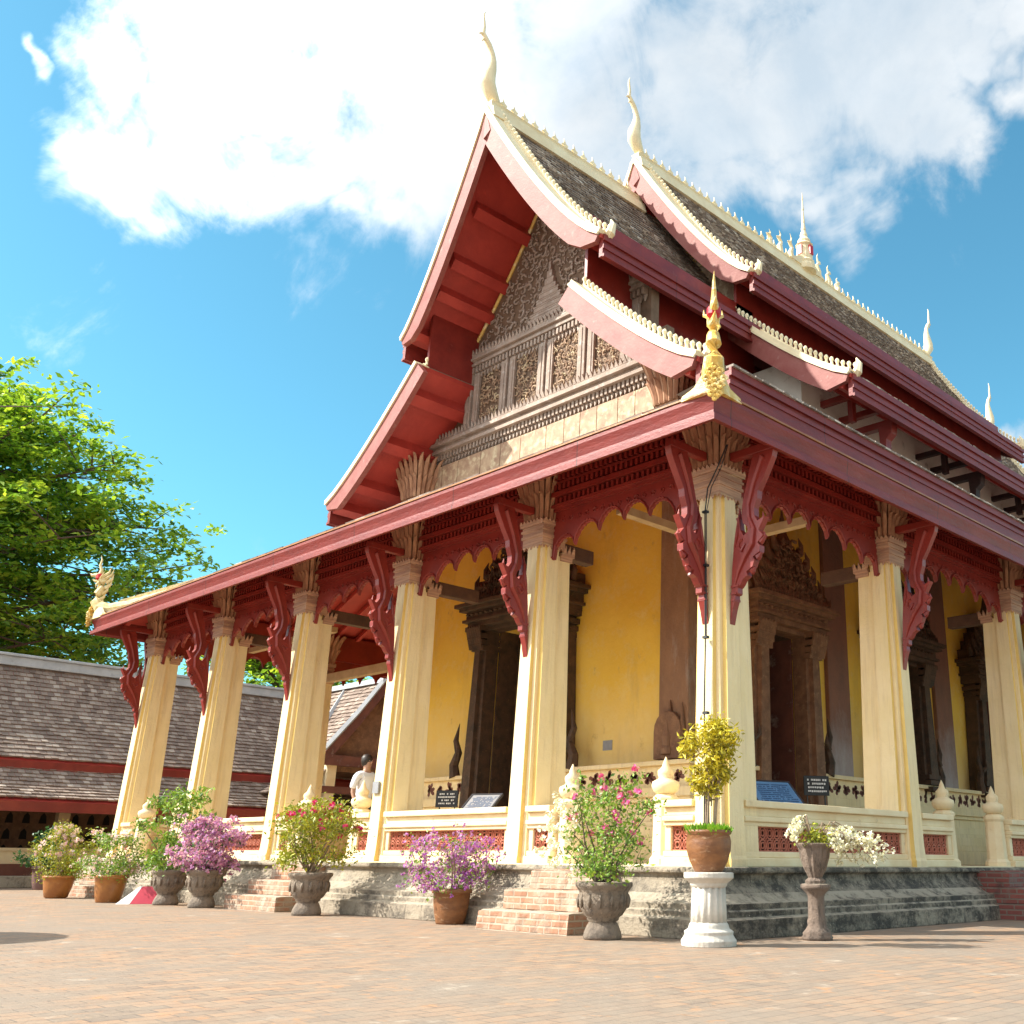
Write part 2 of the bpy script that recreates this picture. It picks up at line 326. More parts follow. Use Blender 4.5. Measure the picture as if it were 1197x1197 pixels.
# ---- columns
def column_mesh():
    m=MB()
    # redented cross-section of half width w; step s
    def ring(w,z):
        s=w*.25; a=w-s; b=w-2*s
        q=[(w,-b),(w,b),(a,b),(a,a),(b,a),(b,w),(-b,w),(-b,a),(-a,a),(-a,b),(-w,b),(-w,-b),(-a,-b),(-a,-a),(-b,-a),(-b,-w),(b,-w),(b,-a),(a,-a),(a,-b)]
        return [(x,y,z) for x,y in q]
    lev=[(.30,.70),(.30,.78),(.285,.82),(.272,1.0),(.262,1.6),(.25,2.5),(.237,3.4),(.224,4.3),(.212,5.26)]
    V=[]; 
    for w,z in lev: V+=ring(w,z)
    N=20
    for i in range(len(lev)-1):
        for k in range(N):
            mi=1 if k in (1,4,6,9,11,14,16,19) else 0
            m.add([V[i*N+k],V[i*N+(k+1)%N],V[(i+1)*N+(k+1)%N],V[(i+1)*N+k]],[(0,1,2,3)],mi,.5)
    m.add(V[-N:],[tuple(range(N))],0,.5)
    # inner wing towards the hall (+y), lower than the shaft
    for (w,y0,z0,w2,y1,z1) in ((.20,.50,.70,.15,.40,5.05),):
        P=[(-w,0,z0),(w,0,z0),(w,y0,z0),(-w,y0,z0),(-w2,0,z1),(w2,0,z1),(w2,y1,z1),(-w2,y1,z1)]
        m.add(P,[(0,1,5,4),(1,2,6,5),(2,3,7,6),(3,0,4,7),(4,5,6,7)],0,.5)
    return m
def jag(m, w, z, h, n=7, out=.02, t=.02):
    """row of pointed leaves round a square of half width w"""
    for s in range(4):
        M4=Matrix.Rotation(s*math.pi/2,4,'Z'); st=len(m.v)
        for k in range(n):
            x0=-w+2*w*k/n; x1=x0+2*w/n; xm=(x0+x1)/2
            m.prism([(x0,-w,z),(x1,-w,z),(x1,-w-out*.5,z+h*.5),(xm,-w-out,z+h),(x0,-w-out*.5,z+h*.5)],(0,t,0))
        m.xf(M4,st)
def ringband_mesh():
    m=MB()
    for w,z0,z1 in ((.225,5.20,5.27),(.245,5.27,5.31),(.232,5.31,5.37),(.25,5.37,5.40),(.235,5.40,5.46),(.255,5.46,5.49)):
        m.lathe([(w,z0),(w,z1)],n=4*5,sq=True)
    jag(m,.262,5.45,.10,7,.03,.03)
    # hanging leaves below
    for s in range(4):
        st=len(m.v)
        for k in range(6):
            x0=-.225+.45*k/6; x1=x0+.075
            m.prism([(x0,-.228,5.20),(x1,-.228,5.20),(x1,-.226,5.15),((x0+x1)/2,-.225,5.09+.02*(k%2)),(x0,-.226,5.15)],(0,.012,0))
        m.xf(Matrix.Rotation(s*math.pi/2,4,'Z'),st)
    # small crown of the inner wing
    m.box(-.175,.175,.20,.43,4.98,5.06); m.box(-.19,.19,.20,.46,5.06,5.10)
    for k in range(5):
        x0=-.19+.38*k/5; m.prism([(x0,.46,5.10),(x0+.076,.46,5.10),(x0+.038,.50,5.22)],(0,-.03,0))
    for k in range(3):
        for sx in (-1,1):
            y0=.22+.08*k; m.prism([(sx*.19,y0,5.10),(sx*.19,y0+.08,5.10),(sx*.22,y0+.04,5.22)],(-sx*.03,0,0))
    return m
def capital_mesh():
    m=MB(); m.lathe([(.205,5.5),(.21,5.7),(.235,5.95),(.27,6.2)],n=20,sq=True)
    for layer,(zz,hh,sc_) in enumerate(((5.52,.40,1.0),(5.54,.74,1.03))):
        for s in range(4):
            st=len(m.v); n=5
            for k in range(n):
                xa=(-1+2*(k+.5)/n)+(.5/n if layer else 0)*0
                rows=[]
                for t in (0,.35,.7,.9,1.0):
                    z=zz+hh*t; w=(.205+.02*t+.15*t**2.0*hh/.74)*sc_+.012
                    hw=w/n*(.92 if t<.8 else (.6 if t<.95 else .08))
                    xm=xa*w*(1.0)
                    rows.append((xm,hw,-w-(.03 if t<.95 else .045),z))
                V=[]
                for xm,hw,y,z in rows: V+=[(xm-hw,y+.02,z),(xm,y-.012,z),(xm+hw,y+.02,z),(xm,y+.05,z)]
                F=[]
                for i in range(len(rows)-1):
                    for q in range(4): F.append((i*4+q,i*4+(q+1)%4,(i+1)*4+(q+1)%4,(i+1)*4+q))
                m.add(V,F,0)
            m.xf(Matrix.Rotation(s*math.pi/2,4,'Z'),st)
    return m
colm=column_mesh(); col0=colm.build('column',[M['column'],M['ochre']],temple,bevel=.008)
rb=ringband_mesh().build('neck_band',M['ring'],col0); cap=capital_mesh().build('capital',M['capital'],col0)
YS=[0,4.12,8.42,12.7,17.0,21.3,25.6,YB]
spots=[(-3.4*i,0,0) for i in range(6)]
spots+=[(0,y,math.pi/2) for y in YS[1:-1]]+[(-17,y,-math.pi/2) for y in YS[1:-1]]
spots+=[(-3.4*i,YB,math.pi) for i in range(6)]
rotc=[]
for i,(x,y,a) in enumerate(spots):
    o=col0 if i==0 else copy_tree(col0,temple)
    o.location=(x,y,0); o.rotation_euler=(0,0,a)

# ---- S-shaped eave brackets (outward direction = -y in local space)
def bracket_mesh():
    m=MB(); T=.05
    stem=[(1.02,5.62),(.55,5.62),(.45,5.4),(.35,5.15),(.28,4.97),(.26,4.83),(.29,4.73),(.38,4.68),(.40,4.61),(.30,4.57),(.22,4.66),(.19,4.86),(.13,4.70),(.08,4.52),(.03,4.2),(-.005,3.8),(-.035,3.48),
          (.03,3.66),(.09,3.78),(.085,3.83),(.15,3.85),(.15,3.92),(.21,3.95),(.28,4.02),(.37,4.05),(.35,4.10),(.49,4.15),(.54,4.23),(.50,4.27),(.65,4.32),(.66,4.40),(.61,4.44),(.74,4.52),(.64,4.60),(.78,4.76),(.62,4.72),(.55,4.80),(.55,4.9),(.62,5.02),(.64,5.12),(.76,5.25),(.90,5.42),(.98,5.52)]
    st=0; m.prism([(-T,-r,z) for r,z in stem],(2*T,0,0))
    # raised spine and curls on both cheeks
    for sx in (-1,1):
        m.tube([(sx*T,-.78,5.55),(sx*T,-.56,5.22),(sx*T,-.43,4.95),(sx*T,-.44,4.78),(sx*T,-.54,4.62),(sx*T,-.50,4.44),(sx*T,-.34,4.30),(sx*T,-.18,4.12),(sx*T,-.09,3.95)],[.05,.045,.04,.04,.05,.055,.05,.035,.015],6)
        m.tube([(sx*T,-.34,4.46),(sx*T,-.26,4.38),(sx*T,-.20,4.42),(sx*T,-.22,4.50),(sx*T,-.28,4.52)],[.02,.03,.028,.024,.018],5)
        m.tube([(sx*T,-.18,4.74),(sx*T,-.16,4.58),(sx*T,-.10,4.44)],[.012,.028,.016],5)
    for z in (3.95,3.86,3.78): m.box(-T-.012,T+.012,-.17+(3.95-z)*.5,.0,z-.02,z+.008)
    for (r,z,dr,dz) in ((.66,4.68,.10,.16),(.68,4.48,.10,.10),(.60,4.28,.08,.08),(.46,4.12,.06,.06),(.58,5.02,.05,.12),(.17,4.82,.0,.14)):
        m.tube([(0,-r+.04,z-.02),(0,-r,z),(0,-r-dr*.5,z+dz*.5),(0,-r-dr*.35,z+dz)],[.05,.042,.025,.006],6)
    m.xf(Matrix.Diagonal((1,.69,1,1)))
    return m
bm_=bracket_mesh(); br0=bm_.build('eave_bracket',M['red'],temple,bevel=.012)
arm=MB(); arm.box(-.055,.055,-.69,0,5.62,5.73); arm.build('bracket_arm',M['red'],br0,bevel=.01)
bs=[(-3.4*i,0,0) for i in range(6)]+[(0,y,math.pi/2) for y in YS[:-1]]+[(-17,y,-math.pi/2) for y in YS[:-1]]
for i,(x,y,a) in enumerate(bs):
    o=br0 if i==0 else copy_tree(br0,temple)
    dx,dy=0,0
    d=Vector((math.sin(a),-math.cos(a),0))*.26
    o.location=(x+d.x,y+d.y,0); o.rotation_euler=(0,0,a)

# ---- architrave, cornice with dentils, scalloped valance
def along(m, fn, p0, p1):
    """fn builds along local +x from 0..L facing -y; placed from p0 to p1"""
    st=len(m.v); L=(Vector(p1)-Vector(p0)).length; fn(m,L)
    a=math.atan2(p1[1]-p0[1],p1[0]-p0[0]); m.xf(Matrix.Translation(Vector((p0[0],p0[1],0)))@Matrix.Rotation(a,4,'Z'),st)
def beamfn(m,L):
    m.box(0,L,-.07,.16,5.66,6.30); m.box(0,L,-.13,-.07,5.70,5.745); m.box(0,L,-.16,-.07,5.86,5.93); m.box(0,L,-.13,-.07,6.06,6.10); m.box(0,L,-.2,-.07,6.2,6.27)
    k=0.03
    while k<L-.05:
        m.box(k,k+.045,-.115,-.07,5.76,5.845); m.box(k,k+.05,-.15,-.07,5.955,6.045); m.box(k,k+.05,-.17,-.07,6.11,6.19); k+=.1
bays=[((-3.4*(i+1)+.2,0),(-3.4*i-.2,0)) for i in range(5)]
bays+=[((0,YS[i]+.2),(0,YS[i+1]-.2)) for i in range(7)]
bays+=[((-17,YS[i+1]-.2),(-17,YS[i]+.2)) for i in range(7)]
bays+=[((-3.4*i-.2,YB),(-3.4*(i+1)+.2,YB)) for i in range(5)]
def valfn(m,L):
    N=48; lob=6 if L<3.6 else 8; pts=[]
    for i in range(N*2+1):
        t=i/(N*2); u=t*2-1
        arch=4.94+.34*max(0,1-abs(u)**1.7)          # overall arch
        ph=(t*lob)%1.0
        z=arch+.22*math.sin(math.pi*ph)**.6-.03
        if abs(u)>.94: z=4.93+.25*0
        pts.append((t*L,-.02,z+.015*(i%2)))
    m.prism([(0,-.02,5.70)]+pts+[(L,-.02,5.70)],(0,.05,0))
    # rope edge
    m.tube([(x,-.03,z+.03) for x,_,z in pts[::1]],.014,5)
    for k in range(lob*3):
        x=(k+.5)/(lob*3)*L; a=k*1.3
        m.tube([(x+.05*math.cos(a+q*1.1)*(1-.12*q),-.025,5.52+.045*math.sin(a+q*1.1)*(1-.12*q)) for q in range(6)],.012,4)
for i,(a,b) in enumerate(bays):
    m=MB(); along(m,beamfn,a,b); o=m.build('architrave',M['red'],temple)
    v=MB(); along(v,valfn,a,b); v.build('scalloped_valance',M['red'],o)
# ---- porch roof eaves
EX0,EX1,EY0,EY1=-18.0,1.0,-1.25,YB+1.25
fa=MB()
fa.sweep([(-.10,5.64),(.0,5.60),(.02,5.60),(.02,5.68),(-.03,5.69),(-.035,5.75),(-.01,5.83),(.02,5.90),(.02,5.95),(-.16,5.96)],EX0,EX1,EY0,EY1)
fa.build('eave_fascia',M['redboard'],temple)
fl=MB(); fl.sweep([(-.06,5.965),(.035,5.962),(.035,5.985),(-.06,5.99)],EX0,EX1,EY0,EY1); fl.build('orange_eave_line',M['orangepot'],temple)  # thin orange strip along the top edge of the fascia
sf=MB()
def hipquads(m, o, zo, i, zi, mi=0):
    (ax0,ax1,ay0,ay1),(bx0,bx1,by0,by1)=o,i
    m.add([(ax0,ay0,zo),(ax1,ay0,zo),(ax1,ay1,zo),(ax0,ay1,zo),(bx0,by0,zi),(bx1,by0,zi),(bx1,by1,zi),(bx0,by1,zi)],
        [(0,1,5,4),(1,2,6,5),(2,3,7,6),(3,0,4,7)],mi,.5)
INN=(-12.9,-4.1,4.1,YB-4.1)
hipquads(sf,(EX0+.03,EX1-.03,EY0+.03,EY1-.03),5.90,INN,8.15); sf.build('porch_ceiling',M['redsoff'],temple)
rf=MB()                                                  # battens / rafters under the porch roof
sl=(8.15-5.90)/5.2
def rafter(x0,y0,x1,y1,z0,z1,w=.05):
    d=Vector((x1-x0,y1-y0,0)).normalized(); q=Vector((-d.y,d.x,0))*w
    a=Vector((x0,y0,z0)); b=Vector((x1,y1,z1)); h=Vector((0,0,-.11))
    rf.add([a-q+h,b-q+h,b+q+h,a+q+h,a-q,b-q,b+q,a+q],[(0,1,2,3),(0,1,5,4),(2,3,7,6),(0,3,7,4),(1,2,6,5)],0,.5)
k=-17.2
while k<.6:
    t=min(1,max(.15,min((k+18)/5.1,(1-k)/5.1))); rafter(k,EY0+.1,k,EY0+.1+5.2*t,5.895,5.895+sl*5.2*t); k+=.62
k=-.6
while k<YB+.5:
    t=min(1,max(.15,min((k+1.25)/5.3,(YB+1.25-k)/5.3))); rafter(EX1-.1,k,EX1-.1-4.9*t,k,5.895,5.895+sl*4.9*t); rafter(EX0+.1,k,EX0+.1+4.9*t,k,5.895,5.895+sl*4.9*t); k+=.62
rf.build('rafters',M['redsoff'],temple)

# ---- tiled surfaces
def tiled(m, curve, along0, along1, place, cw=.15, ch=.19, th=.035, jit=.006):
    """curve [(d,z)] from top to bottom (d = outward distance); place(d, s, z) -> world; tiles in courses"""
    seg=[]; tot=0
    for a,b in zip(curve,curve[1:]):
        l=math.hypot(b[0]-a[0],b[1]-a[1]); seg.append((tot,l,a,b)); tot+=l
    def at(s):
        for t0,l,a,b in seg:
            if s<=t0+l+1e-6: u=(s-t0)/l; return (a[0]+(b[0]-a[0])*u,a[1]+(b[1]-a[1])*u),((b[0]-a[0])/l,(b[1]-a[1])/l)
        return seg[-1][3],((seg[-1][3][0]-seg[-1][2][0])/seg[-1][1],(seg[-1][3][1]-seg[-1][2][1])/seg[-1][1])
    nr=int(tot/ch); 
    for r in range(nr):
        (d0,z0),t0=at(r*ch); (d1,z1),t1=at(min(tot,(r+1)*ch+.02))
        nd,nz=-t1[1],t1[0]
        if nz<0: nd,nz=-nd,-nz
        a0=along0(d0,z0) if callable(along0) else along0; a1=along1(d0,z0) if callable(along1) else along1
        n=max(1,int(abs(a1-a0)/cw)); off=(r%2)*.5
        for k in range(n+1):
            s0=a0+(a1-a0)*max(0,(k-off))/n; s1=a0+(a1-a0)*min(n,(k+1-off))/n
            if abs(s1-s0)<.01: continue
            g_=.004 if s1>s0 else -.004
            h=th+random.uniform(-jit,jit*2.2); e=random.uniform(-.015,.015)
            dd,zz=d1+t1[0]*e,z1+t1[1]*e
            P=[place(d0,s0+g_,z0),place(d0,s1-g_,z0),place(dd+nd*h,s1-g_,zz+nz*h),place(dd+nd*h,s0+g_,zz+nz*h),place(dd-nd*.01,s1-g_,zz-nz*.01),place(dd-nd*.01,s0+g_,zz-nz*.01)]
            m.add(P,[(0,1,2,3),(3,2,4,5)],0,random.random())
def slab(m, curve, s0, s1, place, th):
    """solid sheet below the curve"""
    n=len(curve); V=[]
    S0=(lambda d,z:s0) if not callable(s0) else s0; S1=(lambda d,z:s1) if not callable(s1) else s1
    for d,z in curve: V+= [place(d,S0(d,z),z),place(d,S1(d,z),z),place(d,S1(d,z),z-th),place(d,S0(d,z),z-th)]
    F=[]
    for i in range(n-1):
        for q in range(4): F.append((i*4+q,i*4+(q+1)%4,(i+1)*4+(q+1)%4,(i+1)*4+q))
    F+= [(0,1,2,3),tuple(4*(n-1)+q for q in (3,2,1,0))]
    m.add(V,F,0,.5)
PL={'R':lambda d,s,z:(XC+d,s,z),'L':lambda d,s,z:(XC-d,s,z)}
# porch roof slopes
for side,(dd,pl) in {'front':(0,lambda d,s,z:(s,EY0+5.35-d,z)),'right':(1,lambda d,s,z:(-4.1+d,s,z)),'left':(2,lambda d,s,z:(-12.9-d,s,z)),'back':(3,lambda d,s,z:(s,EY1-5.35+d,z))}.items():
    m=MB(); W=5.35 if side in('front','back') else 5.1
    cur=[(0,8.5),(W*.5,7.2),(W,6.0)]
    if side in('front','back'): a0=lambda d,z:-12.9-d*5.1/5.35; a1=lambda d,z:-4.1+d*5.1/5.35
    else: a0=lambda d,z:4.1-d*5.35/5.1; a1=lambda d,z:YB-4.1+d*5.35/5.1
    tiled(m,cur,a0,a1,pl,cw=.3,ch=.25); m.build('porch_roof_slope',M['tile'],temple)
ut=MB(); utr=MB()
for sx,x0,ys in ((1,.1,.15),(-1,-17.1,6.0)):                           # upper side tier over the porch
    ut=MB(); utr=MB()
    xo=x0; xi=x0-sx*4.2
    for (o0,o1,z0,z1) in ((-.10,0,6.35,7.06),(0,.03,6.66,6.76),(0,.045,6.98,7.10),(0,.02,6.86,6.92)):
        xa,xb=sorted((xo+sx*o0,xo+sx*o1)); ut.box(xa,xb,ys,YB-.15,z0,z1)
    utr.add([(xo+sx*.05,ys,7.11),(xo+sx*.05,YB-.12,7.11),(xi,YB-2.5,9.2),(xi,ys+3.5,9.2)],[(0,1,2,3)],0,.2)
    utr.add([(xo,YB-.15,6.4),(xi,YB-2.5,9.2),(xo,YB-.15,7.1)],[(0,1,2)],0,.2)
    for k in range(180):
        y=ys+k*(YB-.15-ys)/180; xa,xb=sorted((xo-sx*.05,xo+sx*(.075+random.uniform(0,.015))))
        utr.box(xa,xb,y,y+.15,7.10,7.125+random.uniform(0,.01),0)
    ut.build('upper_eave_fascia',M['redboard'],temple); utr.build('upper_eave_tiles',M['tile'],temple)

# ---- main roof sections
def upc(top, dz=0, p=1.28, w=3.5, h=4.68, n=14):
    return [(w*i/n, top - h*(1-(1-i/n)**p)) for i in range(n+1)]
def lowc(z0, z1, x0=2.7, x1=6.1, n=10, p=1.22):
    return [(x0+(x1-x0)*i/n, z0-(z0-z1)*(1-(1-i/n)**p)) for i in range(n+1)]
secs=[('A',2.39,8.6,17.36,11.80,9.02,-1),('B',7.35,22.55,18.80,13.28,10.55,0),('C',21.3,27.5,17.36,11.80,9.02,1)]
def crest_teeth(m, pts, h=.11, w=.05, step=.2, bulb=True):
    """pts: list of Vector; knobs standing on the line"""
    acc=0; nxt=step*.5
    for a,b in zip(pts,pts[1:]):
        a=Vector(a); b=Vector(b); L=(b-a).length
        while nxt<=acc+L:
            p_=a+(b-a)*((nxt-acc)/L); r=w/2
            m.tube([p_+Vector((0,0,-.03)),p_+Vector((0,0,h*.25)),p_+Vector((0,0,h*.6)),p_+Vector((0,0,h*.85)),p_+Vector((0,0,h))],[r*1.0,r*.7,r*1.25,r*.9,r*.15],6)
            nxt+=step
        acc+=L
def ridge_crest(m, x, y0, y1, z, h=.34, step=.33):
    y=y0
    while y<y1:
        # small leaning flame with a curled tip
        m.prism([(x-.015,y-.10,z),(x-.015,y+.10,z),(x-.015,y+.07,z+h*.35),(x-.015,y+.10,z+h*.55),(x-.015,y+.02,z+h*.65),(x-.015,y-.06,z+h),(x-.015,y-.05,z+h*.7),(x-.015,y-.12,z+h*.5),(x-.015,y-.03,z+h*.4),(x-.015,y-.08,z+h*.2)],(.03,0,0))
        y+=step
def chofa(parent, x, y, z, s=1.0, fwd=-1):
    m=MB()
    P=[(.35,-.25,.10),(.12,.05,.16),(-.02,.25,.20),(-.03,.5,.19),(.03,.75,.15),(.06,1.0,.105),(.03,1.2,.08),(-.08,1.42,.072),(-.20,1.55,.065),(-.27,1.66,.05),(-.26,1.85,.042),(-.29,2.05,.036),(-.30,2.22,.025),(-.26,2.33,.008)]
    m.tube([(x,y-fwd*0+(-fwd)*a*s,z+b*s) for a,b,r in P],[r*s for a,b,r in P],10)
    m.tube([(x,y-fwd*(-.19)*s,z+1.58*s),(x,y-fwd*(-.33)*s,z+1.62*s),(x,y-fwd*(-.40)*s,z+1.56*s)],[.05*s,.035*s,.008*s],6)
    m.tube([(x,y-fwd*(-.18)*s,z+1.53*s),(x,y-fwd*(-.27)*s,z+1.46*s),(x,y-fwd*(-.29)*s,z+1.38*s)],[.04*s,.025*s,.008*s],6)
    return m.build('horn_finial',M['cream'],parent,smooth=True)
for nm,y0,y1,zt,zl0,zl1,end in secs:
    cu=upc(zt); cl=lowc(zl0,zl1)
    slo=.55
    def fy0(d,z,y0=y0): return y0-slo*max(0,1-d/3.5) if end<=0 else y0
    def fy1(d,z,y1=y1): return y1+slo*max(0,1-d/3.5) if end>=0 else y1
    for side in 'RL':
        pl=PL[side]
        r_=empty('roof_side',(0,0,0),0,temple)
        t=MB(); tiled(t,cu,fy0,fy1,pl,cw=.15 if side=='R' else .6,ch=.19 if side=='R' else .4)
        t.build('upper_roof_tiles',M['tile'],r_)
        t=MB(); tiled(t,cl,y0+.0,y1-.0,pl,cw=.15 if side=='R' else .6,ch=.19 if side=='R' else .4)
        t.build('lower_roof_tiles',M['tile'],r_)
        s_=MB(); slab(s_,[(d,z-.02) for d,z in cu],fy0,fy1,pl,.10); slab(s_,[(d,z-.02) for d,z in cl],y0,y1,pl,.10)
        # purlins under the boards
        for cc in (cu,cl):
            for q in (1,4,7,9,12) if cc is cu else (1,4,7,9):
                d,z=cc[q]; d2,z2=cc[q+1]
                P=[pl(d,0,z-.11),pl(d2*.6+d*.4,0,z2*.6+z*.4-.11),pl(d2*.6+d*.4-.10,0,z2*.6+z*.4-.36),pl(d-.10,0,z-.36)]
                s_.prism([(a,y0+.05,c) for a,b,c in P],(0,y1-y0-.1,0))
        s_.build('roof_soffit',M['redsoff'],r_)
        # eaves fascia: upper and lower
        for (d,z) in (cu[-1],cl[-1]):
            e_=MB()
            for (o0,o1,h0,h1) in ((-.10,.0,-.52,.0),(0,.05,-.16,-.02),(0,.03,-.34,-.24),(0,.045,-.54,-.47)):
                a=pl(d+o0,0,0)[0]; b=pl(d+o1,0,0)[0]; a,b=min(a,b),max(a,b); e_.box(a,b,y0+.06,y1-.06,z+h0,z+h1)
            e_.build('roof_eave_fascia',M['redboard'],r_)
        # closing board between tiers
        e_=MB()
        a=pl(2.72,0,0)[0]; b=pl(2.80,0,0)[0]; a,b=min(a,b),max(a,b); e_.box(a,b,y0+.3,y1-.3,zl0-.05,cu[10][1])
        e_.build('tier_closing_board',M['red'],r_)
        # bargeboards on free ends
        for e,yy in ((-1,y0),(1,y1)):
            if end*e==-1 and end!=0: continue
            for ci,cc in enumerate((cu,cl)):
                fy=(lambda d: yy+e*slo*max(0,1-d/3.5)) if ci==0 else (lambda d: yy)
                bb=MB(); cr=MB(); n=len(cc)
                def strip(mm,top,bot,ya,yb):
                    V=[]
                    for i,(d,z) in enumerate(cc):
                        dx=cc[min(i+1,n-1)][0]-cc[max(i-1,0)][0]; dz=cc[min(i+1,n-1)][1]-cc[max(i-1,0)][1]; L=math.hypot(dx,dz); nx,nz=-dz/L,dx/L
                        if i==0 and ci==0: nx,nz=0,1.75
                        tb=bot
                        if bot<-.3 and i==n-1: tb=bot*.45
                        if bot<-.3 and i==n-2 and n>11: tb=bot*.85
                        for (h,yo) in ((top,ya),(tb,ya),(tb,yb),(top,yb)):
                            V.append(pl(d+nx*h*(0 if (i==0 and ci==0) else 1),fy(d)+e*yo,z+nz*h))
                    F=[]
                    for i in range(n-1):
                        for q in range(4): F.append((i*4+q,i*4+(q+1)%4,(i+1)*4+(q+1)%4,(i+1)*4+q))
                    F+=[(0,1,2,3),tuple(4*(n-1)+q for q in (3,2,1,0))]
                    mm.add(V,F,0,.5)
                strip(bb,-.02,-.50,-.08,.05)
                strip(cr,.07,-.019,-.32,.075); strip(cr,-.019,-.07,-.02,.095); strip(cr,.11,.071,-.32,-.25)
                tp=[Vector(pl(d,fy(d)-e*.285,z+.16)) for d,z in cc]
                crest_teeth(cr,tp,.18,.085,.17)
                # upturned end knob
                d,z=cc[-1]; m0=pl(d,0,0)[0]; sg=1 if side=='R' else -1
                cr.tube([(m0-sg*.05,yy-e*.2,z+.02),(m0+sg*.06,yy-e*.2,z+.06),(m0+sg*.08,yy-e*.25,z+.26),(m0+sg*.02,yy-e*.25,z+.42)],[.14,.11,.07,.015],8)
                o=bb.build('bargeboard',M['barge'],r_); cr.build('bargeboard_crest',M['cream'],o)
    # ridge
    rg=MB(); ya=y0-slo if end<=0 else y0; yb=y1+slo if end>=0 else y1
    if nm=='A': yb=7.0
    if nm=='C': ya=23.1
    rg.prism([(XC-.28,ya,zt-.28),(XC+.28,ya,zt-.28),(XC+.20,ya,zt+.02),(XC+.13,ya,zt+.06),(XC+.12,ya,zt+.17),(XC+.15,ya,zt+.22),(XC-.15,ya,zt+.22),(XC-.12,ya,zt+.17),(XC-.13,ya,zt+.06),(XC-.20,ya,zt+.02)],(0,yb-ya,0))
    o=rg.build('ridge_cap',M['cream'],temple)
    rc=MB(); ridge_crest(rc,XC,ya+.45,yb-.2,zt+.22,.38,.33); rc.build('ridge_crest',M['cream'],o)
    if end<=0: chofa(temple,XC,y0-slo-.05,zt+.42,1.0 if nm=='A' else .95,-1)
    if end>=0: chofa(temple,XC,y1+slo,zt+.40,.9,1)
# central spire cluster on the ridge
sp=MB(); zt=18.80+.30; YC=14.85
sp.lathe([(.38,-.1),(.36,.1),(.30,.18),(.33,.26),(.26,.34),(.28,.5),(.24,.85),(.30,.92),(.20,1.02),(.22,1.1),(.12,1.25),(.13,1.32),(.075,1.5),(.085,1.56),(.05,1.8),(.06,1.86),(.03,2.3),(.045,2.36),(.018,2.7),(.03,2.78),(.005,3.05)],(XC,YC,zt),12)
sp.prism([(XC-.12,YC-1.0,zt),(XC-.12,YC+1.0,zt),(XC-.12,YC+.35,zt+.35),(XC-.12,YC-.35,zt+.35)],(.24,0,0))
for s in (-1,1):
    for k,(dy,h) in enumerate(((.75,.85),(1.35,.7),(1.9,.5))):
        y=YC+s*dy
        sp.tube([(XC,y,zt-.05),(XC,y+s*.05,zt+h*.35),(XC,y-s*.04,zt+h*.6),(XC,y+s*.1,zt+h*.8),(XC,y+s*.2,zt+h*.78)],[.12,.10,.06,.06,.01],7)
        sp.tube([(XC,y+s*.03,zt+h*.78),(XC,y-s*.02,zt+h*1.0),(XC,y+s*.05,zt+h*1.2)],[.04,.025,.005],5)
so=sp.build('ridge_spire',M['cream'],temple)
q=MB(); q.box(XC+.22,XC+.30,YC-.09,YC+.09,zt+.48,zt+.82); q.box(XC-.09,XC+.09,YC-.30,YC-.22,zt+.48,zt+.82); q.build('spire_niche',M['redspot'],so)

# ---- gable pediment
def scroll(m, x, y, z, s, a, hand, r=.022, th=.03, seg=9):
    pts=[]
    for k in range(seg):
        t=k/(seg-1); rr=s*(1-.8*t); an=a+hand*t*4.4
        pts.append((x+rr*math.cos(an)-s*math.cos(a)*0,y,z+rr*math.sin(an)))
    m.tube(pts,[r*(1.2-.5*k/(seg-1)) for k in range(seg)],5,flat=1.0)
    # leaf
    ex=x+s*1.5*math.cos(a-hand*.7); ez=z+s*1.5*math.sin(a-hand*.7)
    m.tube([(x+s*math.cos(a),y,z+s*math.sin(a)),((x+ex)/2+s*.5*math.cos(a),y-.01,(z+ez)/2+s*.5*math.sin(a)),(ex,y,ez)],[r*1.1,r*1.4,.004],5)
def fill_scrolls(m, x0,x1,z0,z1,y,inside,n,smin=.06,smax=.13):
    placed=[]; tries=0
    while len(placed)<n and tries<n*40:
        tries+=1; x=random.uniform(x0,x1); z=random.uniform(z0,z1); s=random.uniform(smin,smax)
        if not inside(x,z,s): continue
        if any((x-a)**2+(z-b)**2<(.85*(s+c))**2 for a,b,c in placed): continue
        placed.append((x,z,s)); scroll(m,x,y,z,s,random.uniform(0,6.28),random.choice((-1,1)),r=s*.24)
